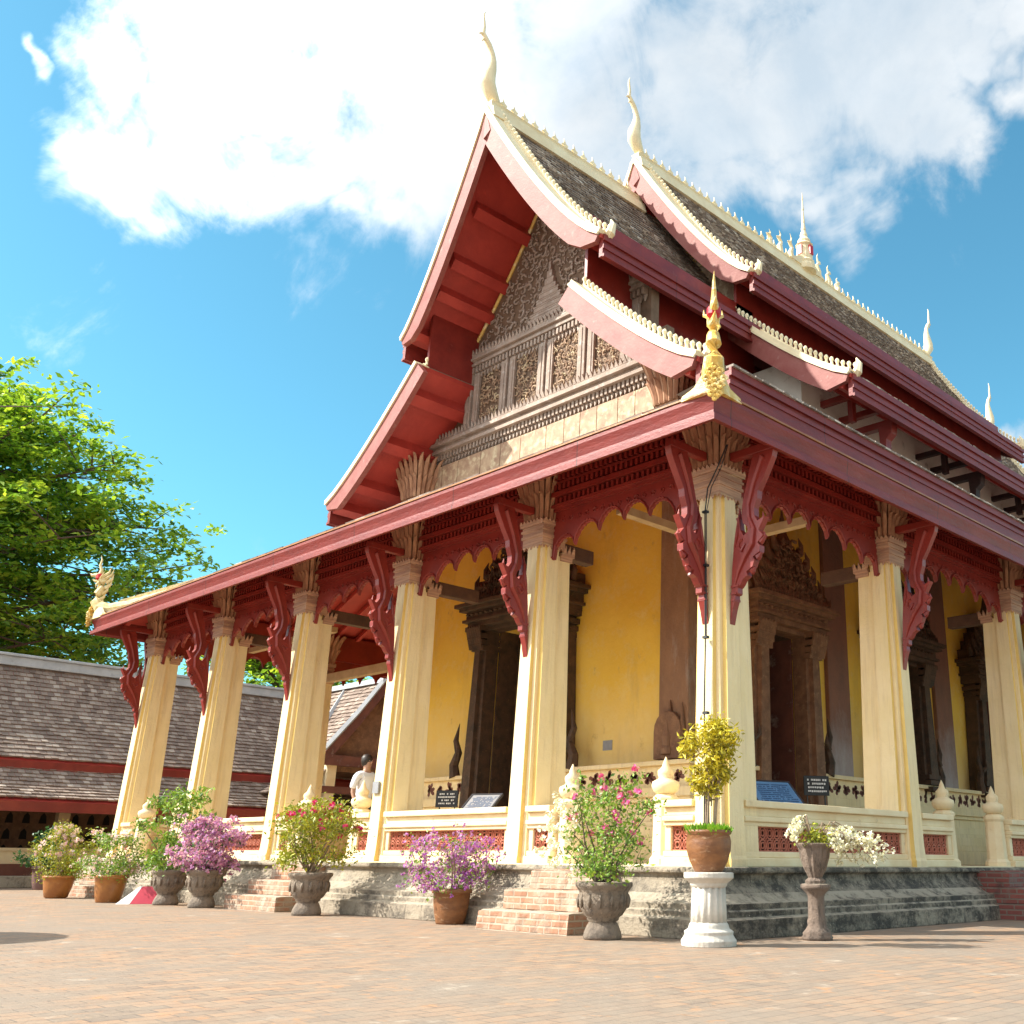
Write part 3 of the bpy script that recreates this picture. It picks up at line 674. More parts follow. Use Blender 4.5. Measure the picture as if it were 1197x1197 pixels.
def pediment(yw, raise_, parent, full=True):
    g_=empty('gable_pediment',(0,0,0),0,parent)
    cu=upc(17.36+raise_)
    def roofz(d):
        for a,b in zip(cu,cu[1:]):
            if a[0]<=d<=b[0]: return a[1]+(b[1]-a[1])*(d-a[0])/(b[0]-a[0])
        return cu[-1][1]
    pts=[(XC-3.1,yw,12.45+raise_)]+[(XC+sg*d,yw,roofz(d)-.12) for sg,ds in ((-1,[2.9,2.4,1.8,1.2,.6]),(1,[0,.6,1.2,1.8,2.4,2.9])) for d in ds]+[(XC+3.1,yw,12.45+raise_)]
    m=MB(); m.prism(pts,(0,.2,0)); m.box(XC-4.5,XC+4.5,yw+.02,yw+.25,8.0+raise_,10.6+raise_); m.box(XC-3.3,XC+3.3,yw+.01,yw+.25,10.5+raise_,12.6+raise_)
    m.box(XC-3.75,XC+3.75,yw+.03,yw+.25,10.5+raise_,11.2+raise_)
    m.build('gable_ground',M['carvedk'],g_)
    if not full: return
    ins=lambda x,z,s: z>12.75 and z+s<roofz(abs(x-XC)+s)-.45 and (z>14.3 or abs(x-XC)>.80-(z-12.7)*.42)
    m=MB(); fill_scrolls(m,XC-3,XC+3,12.7,16.9,yw-.02,ins,420,.06,.14); m.build('foliage_carving',M['carved'],g_)
    # stepped shrine motif in the centre
    m=MB(); z=12.72
    for w,h in ((.72,.14),(.60,.08),(.64,.05),(.50,.12),(.54,.05),(.42,.10),(.44,.05),(.34,.12),(.36,.05),(.24,.14),(.16,.18),(.09,.2),(.04,.25)):
        m.box(XC-w,XC+w,yw-.10,yw,z,z+h-.008); z+=h
    m.build('shrine_motif',M['carved'],g_,bevel=.008)
    # frame beads along the triangle
    m=MB()
    for sg in (-1,1): m.tube([(XC+sg*d,yw-.03,roofz(d)-.30) for d in (.15,.6,1.1,1.6,2.1,2.6,2.95)],.045,6)
    m.build('gable_bead',M['gold'],g_)
    # cornices
    def cornice(name,xh,z,rows,mat):
        m=MB()
        for (o,h0,h1) in rows: m.box(XC-xh-o*.6,XC+xh+o*.6,yw-o,yw+.01,z+h0,z+h1)
        k=-xh
        while k<xh:
            m.prism([(XC+k,yw-rows[-1][0]-.005,z+rows[-1][2]-.01),(XC+k+.11,yw-rows[-1][0]-.005,z+rows[-1][2]-.01),(XC+k+.055,yw-rows[-1][0]-.035,z+rows[-1][2]+.15)],(0,.04,0))
            m.box(XC+k+.01,XC+k+.08,yw-.13,yw,z-.17,z-.02); 
            m.prism([(XC+k,yw-.06,z-.18),(XC+k+.1,yw-.06,z-.18),(XC+k+.05,yw-.08,z-.33)],(0,.05,0)); k+=.13
        m.build(name,mat,g_)
    cornice('upper_cornice',3.12,12.28,[(.16,0,.06),(.12,.06,.14),(.20,.14,.20),(.17,.20,.29)],M['carved'])
    cornice('lower_cornice',4.15,10.22,[(.22,-.02,.06),(.16,.06,.16),(.28,.16,.24),(.22,.24,.32)],M['carved'])
    # four carved panels with pilasters between
    for k in range(-2,3):
        m=MB(); x=XC+1.37*k
        m.box(x-.025,x+.025,yw-.12,yw,10.62,12.12)
        for s in (-1,1): m.box(x+s*.16-.10,x+s*.16+.10,yw-.075,yw,10.62,12.10)
        for s in (-1,1): m.box(x+s*.16-.05,x+s*.16+.05,yw-.095,yw-.07,10.70,12.0)
        m.build('panel_frame',M['carved'],g_,bevel=.008)
    for k in (-2,-1,0,1):
        m=MB(); x0=XC+1.37*k+.30; x1=XC+1.37*(k+1)-.30
        fill_scrolls(m,x0,x1,10.7,12.05,yw-.03,lambda x,z,s:x-s>x0-.02 and x+s<x1+.02 and z-s>10.68 and z+s<12.08,60,.045,.09)
        m.build('panel_carving',M['giltpanel'],g_)
    m=MB(); k=-4.25
    while k<4.2:
        w=random.uniform(.5,.9); m.box(XC+k,XC+min(4.25,k+w)-.02,yw-.12,yw,8.2,9.86); k+=w
    m.build('worn_gilt_frieze',M['giltpanel'],g_)
    for s in (-1,1):
        m=capital_mesh(); m.xf(Matrix.Translation(Vector((XC+s*4.30,yw-.28,9.05-5.52*1.35)))@Matrix.Diagonal((1.45,1.3,1.35,1))); m.build('corner_capital',M['capital'],g_)
        m=MB(); m.box(XC+s*4.3-.28,XC+s*4.3+.28,yw-.52,yw,8.0,9.1); m.build('corner_pier',M['giltpanel'],g_)
pediment(4.1,0,temple)
# gable of the higher middle roof and the back gable
def plain_gable(yw, top, name='rear_gable'):
    cu=upc(top); m=MB()
    pts=[(XC+sg*cu[i][0],yw,cu[i][1]-.12) for sg,idx in ((-1,[13,10,7,4,2]),(1,[0,2,4,7,10,13])) for i in idx]
    m.prism(pts,(0,.15,0)); o=m.build(name,M['giltpanel'],temple)
    b=MB()
    for sg in (-1,1):
        b.tube([(XC+sg*d,yw-.04,z-.25) for d,z in cu[:12:2]],.05,6)
    fill_scrolls(b,XC-2,XC+2,top-3.5,top-.5,yw-.03,lambda x,z,s: z+s< (top-4.68*(1-(1-(abs(x-XC)+s)/3.5)**1.28) if abs(x-XC)+s<3.5 else 0)-.35,120,.06,.12)
    b.build('gable_carving',M['gold'],o)
plain_gable(8.2,18.80,'middle_gable'); plain_gable(25.8,17.36,'back_gable')

# ---- clerestory and hall walls
HX0,HX1,HY0,HY1=-12.9,-4.1,4.1,YB-4.1
w=MB(); w.box(HX0+.02,HX1-.02,HY0+.35,HY1-.35,8.0,10.3); w.box(HX0+.021,HX1-.021,8.0,21.9,10.3,11.75); w.build('clerestory_wall',M['white'],temple)
w=MB()
o_=[]
# yellow walls: solid shell with openings left out
def wall_with_openings(axis, fixed, a0, a1, z0, z1, ops, th, flip):
    m=MB(); cur=a0
    def bx(p,q,zz0,zz1):
        lo,hi=(fixed-th,fixed) if flip else (fixed,fixed+th)
        if axis=='y': m.box(lo,hi,p,q,zz0,zz1)
        else: m.box(p,q,lo,hi,zz0,zz1)
    for (p,q,b,t) in ops:
        bx(cur,p,z0,z1)
        if b>z0: bx(p,q,z0,b)
        bx(p,q,t,z1); cur=q
    bx(cur,a1,z0,z1); return m
sideops=[(yc-.62,yc+.62,2.25 if i else .75,5.05) for i,yc in enumerate((6.65,11.15,15.7,20.2,24.0))]
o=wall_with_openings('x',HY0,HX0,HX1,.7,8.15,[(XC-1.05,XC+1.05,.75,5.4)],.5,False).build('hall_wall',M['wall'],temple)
for fx,fl_ in ((HX1,True),(HX0,False)):
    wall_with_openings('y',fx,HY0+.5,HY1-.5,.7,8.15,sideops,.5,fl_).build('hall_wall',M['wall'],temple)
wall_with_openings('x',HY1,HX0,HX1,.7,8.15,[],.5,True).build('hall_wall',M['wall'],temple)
# pilasters
def pil(x0,x1,y0,y1,mat):
    m=MB(); m.box(x0,x1,y0,y1,2.35,8.1); return m.build('pilaster',mat,temple,bevel=.02)
pil(-4.72,-4.02,4.0,4.62,M['pil']); pil(-12.98,-12.25,4.0,4.62,M['pil'])
for y in (8.82,13.4,18.0,22.2): pil(-4.16,-4.0,y-.4,y+.4,M['pilside']); pil(-13.0,-12.84,y-.4,y+.4,M['pilside'])
# stepped wall base with painted band
def skirt(name, rows, mat):
    m=MB()
    for (o,z0,z1) in rows:
        m.sweep([(-.1,z0),(o,z0),(o,z1),(-.1,z1)],HX0,HX1,HY0,HY1)
    return m
sk=MB()
for (o,z0,z1) in ((.62,.715,1.0),(.55,1.0,1.12),(.48,1.12,1.30),(.40,1.30,1.38),(.34,1.38,1.52),(.28,1.52,1.70),(.34,1.70,1.78),(.40,1.78,1.94),(.30,1.94,2.30),(.40,2.30,2.38)):
    # broken at the doors: front centre and first side door
    for (x0,x1,y0,y1) in ((HX0-o,XC-1.35,HY0-o,HY0+.1),(XC+1.35,HX1+o,HY0-o,HY0+.1),(HX1-.1,HX1+o,HY0+.1,5.65),(HX1-.1,HX1+o,7.65,HY1+o),(HX0-o,HX0+.1,HY0+.1,HY1+o)):
        sk.box(x0,x1,y0,y1,z0,z1-.0005)
so=sk.build('wall_base',M['column'],temple,bevel=.01)
# painted brown motifs on the band
def motif(m,c,ax,flip=1):
    for k in range(8):
        a=k*2*math.pi/8+random.uniform(-.5,.5); r=random.uniform(.05,.19)
        pts=[]
        for t in (0,.4,.8,1.0,.8,.4): 
            wv={0:0,.4:.035,.8:.04,1.0:0}[t]
            pts.append((r*t,wv if len(pts)<4 else -wv))
        P=[(math.cos(a)*u-math.sin(a)*v,math.sin(a)*u+math.cos(a)*v) for u,v in pts]
        if ax=='x': m.prism([(c[0]+u,c[1],c[2]+v*.95) for u,v in P],(0,.004+.0005*k,0))
        else: m.prism([(c[0],c[1]+u,c[2]+v*.95) for u,v in P],(-.004-.0005*k,0,0))
mm=MB(); x=HX0
while x<HX1+.3:
    if abs(x-XC)>1.5: motif(mm,(x,HY0-.305,2.12),'x')
    x+=.34
y=HY0
while y<22:
    if not 5.5<y<7.8: motif(mm,(HX1+.305,y,2.12),'y')
    y+=.32
mm.build('painted_motifs',M['maroon'],so)
# ceiling ties between columns and hall, plus the tan plate timbers
for x in (-3.4,-6.8,-10.2,-13.6):
    m=MB(); m.box(x-.09,x+.09,.3,.95 if x>-5 else 1.35,5.08,5.30); m.build('tie_beam',M['darkbeam'],temple,bevel=.01)
for y in YS[1:-1]:
    m=MB(); m.box(-1.15,-.3,y-.09,y+.09,5.0,5.22); m.build('tie_beam',M['darkbeam'],temple,bevel=.01)
    m=MB(); m.box(-16.7,-12.85,y-.09,y+.09,5.0,5.22); m.build('tie_beam',M['tanbeam'],temple,bevel=.01)
m=MB(); m.box(-2.07,-1.93,.2,1.75,5.46,5.58); m.build('ceiling_timber',M['tanbeam'],temple); 
m=MB(); m.box(-1.1,.0,2.0,2.14,5.33,5.45); m.build('ceiling_timber',M['tanbeam'],temple)
m=MB(); m.box(-16.8,-12.9,2.0,2.14,5.5,5.62); m.build('ceiling_timber',M['tanbeam'],temple)
# clerestory outriggers
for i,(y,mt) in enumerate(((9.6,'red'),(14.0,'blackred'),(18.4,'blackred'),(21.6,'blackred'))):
    for sx,x0 in ((1,HX1),(-1,HX0)):
        m=MB()
        def b(xa,xb,ya,yb,za,zb):
            xs=sorted((x0+sx*xa,x0+sx*xb)); m.box(xs[0],xs[1],ya,yb,za,zb)
        b(-.05,1.0,y-.08,y+.08,10.55,10.70); b(-.05,.8,y-.85,y-.70,10.72,10.86)
        b(.62,.76,y-.7,y-.55,10.2,10.9); b(-.02,1.42,y-.10,y+.10,10.12,10.28)
        m.prism([(x0+sx*1.05,y-.12,10.12),(x0+sx*1.42,y-.12,10.12),(x0+sx*1.38,y-.12,9.92),(x0+sx*1.24,y-.12,9.80),(x0+sx*1.22,y-.12,9.55),(x0+sx*1.08,y-.12,9.45)],(0,.24,0))
        b(.0,.14,y-.09,y+.09,9.0,10.2)
        m.build('eave_outrigger',M[mt],temple,bevel=.01)

# ---- door and window surrounds
def surround(kind, mat, W, zb, zo, open_, zt):
    """faces -y at origin; W half width of frame; open_ half width of opening"""
    m=MB()
    # jamb columns, battered outwards at foot
    for s in (-1,1):
        m.prism([(s*open_,-.02,zb),(s*(W+.10),-.02,zb),(s*W*.93,-.02,zo),(s*open_,-.02,zo)],(0,-.32,0))
        m.prism([(s*(open_+.12),-.34,zb+.3),(s*(W-.02),-.34,zb+.3),(s*(W*.93-.08),-.34,zo-.5),(s*(open_+.1),-.34,zo-.5)],(0,-.10,0))
        for k,(z,e) in enumerate(((zb,.10),(zb+.14,.06),(zb+.26,.03),(zo-.62,.03),(zo-.5,.07),(zo-.36,.11),(zo-.2,.15))):
            x0,x1=sorted((s*(open_-.01),s*(W*(1.0 if z<3 else .93)+e))); m.box(x0,x1,-.42-e,-.01,z,z+.1)
        for k in range(5):                        # flared leaves on the jamb capitals
            x=s*(open_+.08+(W*.93-open_)*k/4.5); m.prism([(x-.06,-.46,zo-.58),(x+.06,-.46,zo-.58),(x+.08,-.56,zo-.2),(x,-.60,zo-.10),(x-.08,-.56,zo-.2)],(0,.04,0))
    f1=m.build('opening_frame',mat)
    e=MB()
    for (o,z0,z1) in ((.05,0,.10),(.14,.10,.16),(.08,.16,.34),(.2,.34,.42),(.28,.42,.50)):
        e.box(-W-o,W+o,-.46-o,0,zo-.1+z0,zo-.1+z1)
    e.box(-open_-.14,open_+.14,-.34,-.005,zo-.19,zo-.10)
    k=-W
    while k<W: e.lathe([(.0,0),(.05,.02),(.05,.04),(0,.06)],(k,-.56,zo+.13),8); k+=.16
    e.build('entablature',mat,f1,bevel=.006)
    p=MB(); zc=zo+.4; H=zt-zc
    # stacked receding tiers crowded with flames
    for t in range(5):
        w=(W+.1)*(1-t/5.6); z0=zc+H*t*.15; p.box(-w,w,-.5+.05*t,0,z0,z0+H*.15+.01)
        nn=int(w/.085)
        for k in range(-nn,nn+1):
            x=k*.17/2*1.0; 
            if abs(x)>w: continue
            h=random.uniform(.14,.24)*(1.3-abs(x)/w*.4); lean=.25*x/max(w,.1)*.5
            p.tube([(x,-.52+.05*t,z0+.02),(x+lean*.3,-.57+.05*t,z0+h*.5),(x+lean,-.54+.05*t,z0+h+.06)],[.045,.05,.006],5)
        for s in (-1,1):
            p.tube([(s*w*.9,-.4,z0),(s*(w+.10),-.42,z0+.08),(s*(w+.14),-.42,z0+.26),(s*(w+.08),-.4,z0+.42)],[.08,.08,.05,.006],6)
    p.lathe([(.22,0),(.15,.15),(.17,.22),(.09,.4),(.1,.46),(.03,.8),(.005,1.0)],(0,-.3,zc+H*.62),10)
    fill_scrolls(p,-W,W,zc,zc+H*.7,-.56,lambda x,z,s: abs(x)+s<(W+.05)*(1-(z-zc)/H),50,.06,.12)
    p.build('flame_pediment',mat,f1)
    return f1
# front door
fd=surround('door',M['dark'],1.5,.72,5.55,1.05,7.6); fd.location=(XC,HY0,0); fd.parent=temple
m=MB(); m.box(XC-1.05,XC-.02,HY0+.55,HY0+.62,.75,5.4); m.box(XC+.02,XC+1.05,HY0+.75,HY0+.82,.75,5.4)
m.build('door_leaf',M['dark'],fd,loc=(-XC,-HY0,0))
m=MB(); m.box(-1.055,-1.02,.0,.52,.75,5.4); m.build('reveal',M['dark'],fd)
m=MB(); m.box(1.02,1.055,.0,.52,.75,5.4); m.build('reveal',M['dark'],fd)
for i,yc in enumerate((6.65,11.15,15.7,20.2,24.0)):
    s_=surround('window',M['brownc'] if i==0 else M['dark'],1.10,.72 if i==0 else 2.25,5.2,.62,7.3)
    s_.location=(HX1,yc,0); s_.rotation_euler=(0,0,math.pi/2); s_.parent=temple
    m=MB(); z0=.75 if i==0 else 2.25
    m.box(-.6,.05,.56,.60,z0,5.05); m.build('door_leaf' if i==0 else 'shutter',M['maroon'] if i==0 else M['dark'],s_)
    m=MB(); m.box(.59,.63,0,.62,z0,5.05); m.build('reveal',M['maroon'],s_)
    m=MB(); m.box(-.63,-.59,0,.62,z0,5.05); m.build('reveal',M['maroon'],s_)
    m=MB(); m.box(-.589,.589,0,.62,5.0,5.06); m.build('reveal',M['dark'],s_)
    # naga-like guardian finials at the foot of the frame
    for s in (-1,1):
        q=MB(); q.tube([(s*1.25,-.35,2.35),(s*1.32,-.36,2.6),(s*1.22,-.36,2.85),(s*1.34,-.36,3.1),(s*1.28,-.36,3.45)],[.12,.10,.08,.06,.006],7); q.tube([(s*1.22,-.4,2.85),(s*1.08,-.45,2.95),(s*1.1,-.45,3.15)],[.07,.05,.006],6); q.build('naga_finial',M['dark'],s_)
for s in (-1,1):
    q=MB(); q.tube([(s*1.8,-.35,2.35),(s*1.85,-.36,2.6),(s*1.72,-.36,2.85),(s*1.84,-.36,3.1),(s*1.75,-.36,3.45)],[.12,.10,.08,.06,.006],7); q.tube([(s*1.7,-.4,2.7),(s*1.6,-.45,2.9),(s*1.7,-.45,3.1)],[.07,.05,.006],6); q.build('naga_finial',M['dark'],fd)
# inside darkness is black colour: ceiling and added sheets behind the openings
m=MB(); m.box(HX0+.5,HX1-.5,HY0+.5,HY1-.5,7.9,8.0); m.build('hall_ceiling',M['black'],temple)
m=MB(); m.box(HX1-.85,HX1-.8,HY0+.6,HY1-.6,.72,7.9); m.box(HX0+.6,HX1-2.4,HY0+3,HY0+3.1,.72,7.9); m.build('interior_dark_sheet',M['black'],temple)
# niche relief on the corner pilaster
def arch(x0,x1,z0,z1,y,t,m):
    n=9; xm=(x0+x1)/2; w=(x1-x0)/2; zc=z1-w*1.1
    pts=[(x0,y,z0),(x1,y,z0),(x1,y,zc)]+[(xm+w*math.cos(a*math.pi/n),y,zc+w*1.1*math.sin(a*math.pi/n)) for a in range(1,n)]+[(x0,y,zc)]
    m.prism(pts,(0,t,0))
m=MB(); arch(-4.74,-4.1,2.42,3.25,3.99,-.10,m); m.prism([(-4.45,3.93,3.15),(-4.35,3.93,3.15),(-4.40,3.93,3.45)],(0,.06,0)); m.prism([(-4.16,3.93,2.9),(-4.06,3.93,2.9),(-4.11,3.93,3.38)],(0,.06,0)); o=m.build('niche_relief',M['brownc'],temple,bevel=.015)
m=MB(); m.lathe([(.11,0),(.11,.1),(.08,.15),(.09,.3),(.05,.42),(.015,.6)],(-4.42,3.90,2.5),12); m.build('niche_figure',M['pil'],o)
m=MB(); m.box(-6.22,-5.98,HY0-.015,HY0,2.68,2.86); tag(m.build('wall_plate',M['greymet']),'small square grey plate on the yellow front wall','plate')

# ---- balustrades
def baluster_run(p0,p1,facing_out):
    """p0->p1 along local x, outer face towards -y"""
    L=(Vector(p1)-Vector(p0)).length
    a=math.atan2(p1[1]-p0[1],p1[0]-p0[0]); Mx=Matrix.Translation(Vector((p0[0],p0[1],0)))@Matrix.Rotation(a,4,'Z')
    m=MB()
    m.box(0,L,-.24,.20,.70,.80); m.box(0,L,-.20,.17,.80,.87)
    m.box(0,L,-.20,.17,1.15,1.20); m.box(0,L,-.23,.19,1.20,1.26); m.box(0,L,-.19,.16,1.26,1.36); m.box(0,L,-.25,.20,1.36,1.44)
    g0=.10; m.box(0,g0,-.17,.14,.87,1.15); m.box(L-g0,L,-.17,.14,.87,1.15); m.box(g0,L-g0,.08,.13,.87,1.15)
    m.xf(Mx); o=m.build('balustrade',M['rail'],temple,bevel=.012)
    r=MB(); n=max(1,round((L-2*g0)/.14)); sx=(L-2*g0)/n
    for i in range(n):
        for j in range(2):
            cx=g0+sx*(i+.5); cz=.94+.14*j
            for rad in (.066,.034):
                pts=[(cx+rad*math.cos(k*math.pi/5),-.13,cz+rad*math.sin(k*math.pi/5)) for k in range(11)]; r.tube(pts,.011,4,cap=False)
            for k in range(4):
                an=math.pi/4+k*math.pi/2; r.tube([(cx+.034*math.cos(an),-.13,cz+.034*math.sin(an)),(cx+.1*math.cos(an),-.13,cz+.1*math.sin(an))],.009,4)
    r.box(g0,L-g0,-.15,-.11,.87,.885); r.box(g0,L-g0,-.15,-.11,1.135,1.15)
    r.xf(Mx); r.build('openwork_grille',M['grille'],o)
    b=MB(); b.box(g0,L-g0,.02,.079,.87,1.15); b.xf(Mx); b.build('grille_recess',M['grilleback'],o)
def post_mesh():
    m=MB()
    m.lathe([(.20,.70),(.20,.78),(.165,.82),(.15,1.40),(.17,1.44),(.17,1.48),(.12,1.52)],n=8,sq=False)
    return m
pm=post_mesh().build('balustrade_post',M['rail'],temple,bevel=.01)
ob=MB(); ob.lathe([(.10,1.52),(.15,1.56),(.175,1.62),(.165,1.67),(.10,1.70),(.085,1.72),(.10,1.76),(.10,1.80),(.05,1.85),(.035,1.90),(.005,1.97)],n=16,rib=(8,.06)); ob.build('bud_finial',M['rail'],pm,smooth=True)
posts=[]
def side_of(i): return None
runs=[]
def bay(p0,p1,stairs):
    P0,P1=Vector(p0+(0,)),Vector(p1+(0,)); d=(P1-P0).normalized(); L=(P1-P0).length
    if not stairs: runs.append((P0+d*.2,P1-d*.2)); return
    mid=(P0+P1)/2
    for s in (-1,1): posts.append(mid+d*s*.85)
    runs.append((P0+d*.2,mid-d*1.0)); runs.append((mid+d*1.0,P1-d*.2))
for i in range(5): bay((-3.4*(i+1),0),(-3.4*i,0),i in (0,2,4))
for i in range(7): bay((0,YS[i]),(0,YS[i+1]),i in (1,5))
for i in range(7): bay((-17,YS[i+1]),(-17,YS[i]),i in (1,5))
for a,b in runs: baluster_run(a,b,1)
for i,p_ in enumerate(posts):
    o=pm if i==0 else copy_tree(pm,temple); o.location=(p_.x,p_.y,0)

# ---- stairs (parts of the temple)
def stairs(cx,cy,a,mat,w=1.05,n=3,off=.0):
    m=MB(); top=.66; h=top/n
    for k in range(n):
        out=.98+(n-1-k)*.29; ww=w-.12*k
        z0=k*h; jx=random.uniform(-.03,.03)
        # worn treads: an uneven grid of top points
        N=12; x0,x1=-ww+jx,ww+jx; ys_=(-out,-out+.09,-.45); V=[]; F=[]
        for j,yy in enumerate(ys_):
            for i in range(N+1):
                V.append((x0+(x1-x0)*i/N,yy+(random.uniform(-.015,.02) if j==0 else 0),z0+h-(random.uniform(.008,.032) if j==0 else random.uniform(.0,.012))))
        for i in range(N+1): V.append((x0+(x1-x0)*i/N,-out+random.uniform(-.012,.008),z0))
        b0=3*(N+1)
        for i in range(N):
            for j in range(2): F.append((j*(N+1)+i,j*(N+1)+i+1,(j+1)*(N+1)+i+1,(j+1)*(N+1)+i))
            F.append((b0+i,b0+i+1,i+1,i))
        c=len(V); V+=[(x0,-.45,z0),(x1,-.45,z0)]
        F+=[(b0,0,N+1,2*(N+1),c),(b0+N,c+1,3*(N+1)-1,2*(N+1)-1,N)]
        m.add(V,F)
    m.xf(Matrix.Translation(Vector((cx,cy,0)))@Matrix.Rotation(a,4,'Z')); m.build('stairs',mat,temple)
stairs(-1.62,.0,0,M['brickstep'],.78); stairs(-8.1,.10,0,M['brickstep'],.80); stairs(-15.3,.15,0,M['brickstep'],.9)
stairs(-.1,6.27,math.pi/2,M['brickred'],.95); stairs(-.1,23.4,math.pi/2,M['brickred'],.95)

# ---- hip nagas
def naga(corner, a, mat, name_lbl):
    """u = outward along the diagonal (local -y)"""
    n_=empty('naga_hip_ornament',(corner[0],corner[1],5.98),a,temple)
    m=MB()
    # body along hip
    L=8.0; sl_=2.45/7.3*.9
    body=[(0,0.25,-.05),(0,.1,.02),(0,-.02,.12)]
    m.tube([(0,L,L*sl_+.08),(0,L*.6,L*.6*sl_+.10),(0,1.2,1.2*sl_+.10),(0,.5,.30),(0,.1,.36),(0,-.06,.55),(0,-.04,.80),(0,.08,1.02),(0,.10,1.18),(0,.0,1.30),(0,-.12,1.33)],[.10,.13,.17,.20,.21,.18,.145,.12,.115,.125,.11],10)
    # snout and jaws
    m.tube([(0,-.08,1.36),(0,-.26,1.42),(0,-.38,1.40),(0,-.45,1.47)],[.10,.07,.05,.01],8)
    m.tube([(0,-.06,1.24),(0,-.22,1.22),(0,-.33,1.26)],[.07,.045,.008],7)
    # tall crest horn and swept flames
    m.tube([(0,-.10,1.40),(0,-.08,1.58),(0,-.16,1.74),(0,-.14,1.92),(0,-.2,2.08)],[.09,.06,.045,.03,.004],7)
    for k,(y,z,l) in enumerate(((.06,1.42,.34),(.16,1.34,.34),(.22,1.22,.30),(.22,1.05,.26),(.16,.86,.22),(.10,.66,.22))):
        m.tube([(0,y-.04,z-.06),(0,y+l*.45,z+l*.25),(0,y+l*.55,z+l*.8)],[.075,.045,.005],6)
    for s in (-1,1):
        m.tube([(s*.08,-.02,1.30),(s*.17,.06,1.36),(s*.17,.12,1.5)],[.05,.03,.004],6)
        m.tube([(s*.05,-.06,1.18),(s*.10,-.12,1.08),(s*.05,-.14,.98)],[.045,.03,.005],6)
        # flaring wings of stucco resting on the eaves
        m.prism([(0,-.08,-.06),(s*.20,.02,-.06),(s*.56,.48,-.04),(s*.54,.52,.07),(s*.34,.34,.16),(s*.15,.12,.40),(0,.05,.62)],(0,.14,.0))
    k=.8
    while k<L:
        z=k*sl_+.20; m.prism([(-.02,k-.14,z),(-.02,k+.14,z+.08),(-.02,k+.16,z+.16),(-.02,k+.30,z+.26),(-.02,k+.0,z+.18)],(.04,0,0)); k+=.26
    m.build('naga_body',M[mat],n_,smooth=False)
    n_.scale=(.66,.66,.74)
    c=MB()                                   # curled mane plate hanging on the corner
    for (x,z,r) in ((0,-.06,.10),(0,-.22,.055),(-.10,.0,.08),(.10,.0,.08),(-.16,.12,.07),(.16,.12,.07),(0,.14,.10),(-.07,-.15,.06),(.07,-.15,.06),(-.09,.26,.07),(.09,.26,.07),(0,.36,.08),(-.05,.48,.05),(.05,.48,.05),(0,.58,.05)):
        yy=-.16+max(0,z)*.10
        c.tube([(x+r*math.cos(t)*(1-t/9),yy-.02*t/3,z+r*math.sin(t)*(1-t/9)) for t in [q*.75 for q in range(9)]],[.032]*8+[.02],6)
        c.lathe([(.0,0),(r*.6,r*.3),(r*.7,r*.6),(r*.3,r*1.1),(0,r*1.2)],(x,yy+.03,z-r*.6),8)
    c.build('curled_mane',M['gold'],n_)
    r=MB(); r.tube([(0,-.09,1.24),(0,-.09,1.30),(0,-.10,1.42),(0,-.10,1.46)],[.085,.135,.13,.08],10); r.build('red_throat_band',M['redspot'],n_)
    return n_
s2=math.pi/4
naga((EX1,EY0),s2,'gold','')
naga((EX0,EY0),-s2,'nagacream','')
naga((EX1,EY1),s2*3,'nagacream',''); naga((EX0,EY1),-s2*3,'nagacream','')

# ------------------------------------------------------------------ cable and notices on the temple
m=MB(); m.tube([(.40,-.28,5.74),(.30,-.34,5.45),(.12,-.33,5.2),(.06,-.31,4.9),(.05,-.30,4.2),(.06,-.31,3.2),(.05,-.32,2.4),(.06,-.33,1.5),(.06,-.34,.8)],.009,6)
m.tube([(.42,-.28,5.74),(.34,-.33,5.42),(.18,-.33,5.2),(.085,-.31,4.9),(.07,-.30,4.2),(.08,-.31,3.3)],.006,6)
for z in (4.9,4.2,3.3,2.4): m.box(.03,.10,-.335,-.28,z-.015,z+.015)
tag(m.build('cable',M['cable']),'black cable clipped down the front of the corner column','cable')
m=MB(); m.box(-6.90,-6.74,-.30,-.27,1.72,1.90); o=tag(m.build('notice_plate',M['greymet']),'small grey notice fixed to the third column from the right','notice')
# ------------------------------------------------------------------ information boards
def textrows(m, x0,x1,z0,z1,rows,y,ch=.02,seedv=1):
    rr=random.Random(seedv); hz=(z1-z0)/rows
    for r_ in range(rows):
        z=z1-hz*(r_+.5); ins=rr.uniform(0,.12)*(x1-x0); x=x0+ins
        while x<x1-ins:
            w=rr.uniform(.5,1.0)*ch
            if rr.random()>.15: m.box(x,x+w,y-.002,y,z-hz*.26*rr.uniform(.6,1),z+hz*.26)
            x+=w*1.35
def blackboard(loc, rz, label, w=.62, h=.42, zb=.55, rows=4, sd=1):
    e=tag(empty('information_sign',loc,rz),label,'sign','black notice boards at the hall doors')
    m=MB(); m.box(-w/2,w/2,-.015,.015,zb,zb+h); m.build('sign_panel',M['blacksign'],e,bevel=.004)
    t=MB(); textrows(t,-w/2+.05,w/2-.05,zb+.04,zb+h-.04,rows,-.016,.035,sd); t.build('lettering',M['signtext'],e)
    s=MB()
    for x in (-w*.35,w*.35): s.tube([(x,.03,0),(x,.03,zb+h*.8)],.013,6)
    s.box(-w*.42,w*.42,.01,.05,0,.02); s.build('stand',M['metal'],e)
blackboard((-2.95,6.3,.715),math.pi/2-.6,'black sign with four lines of white lettering beside the right-hand side door',.48,.34,1.16,4,3)
blackboard((-9.6,3.1,.715),.45,'black sign with white lettering in the dark front doorway behind the columns',.48,.32,1.0,4,5)
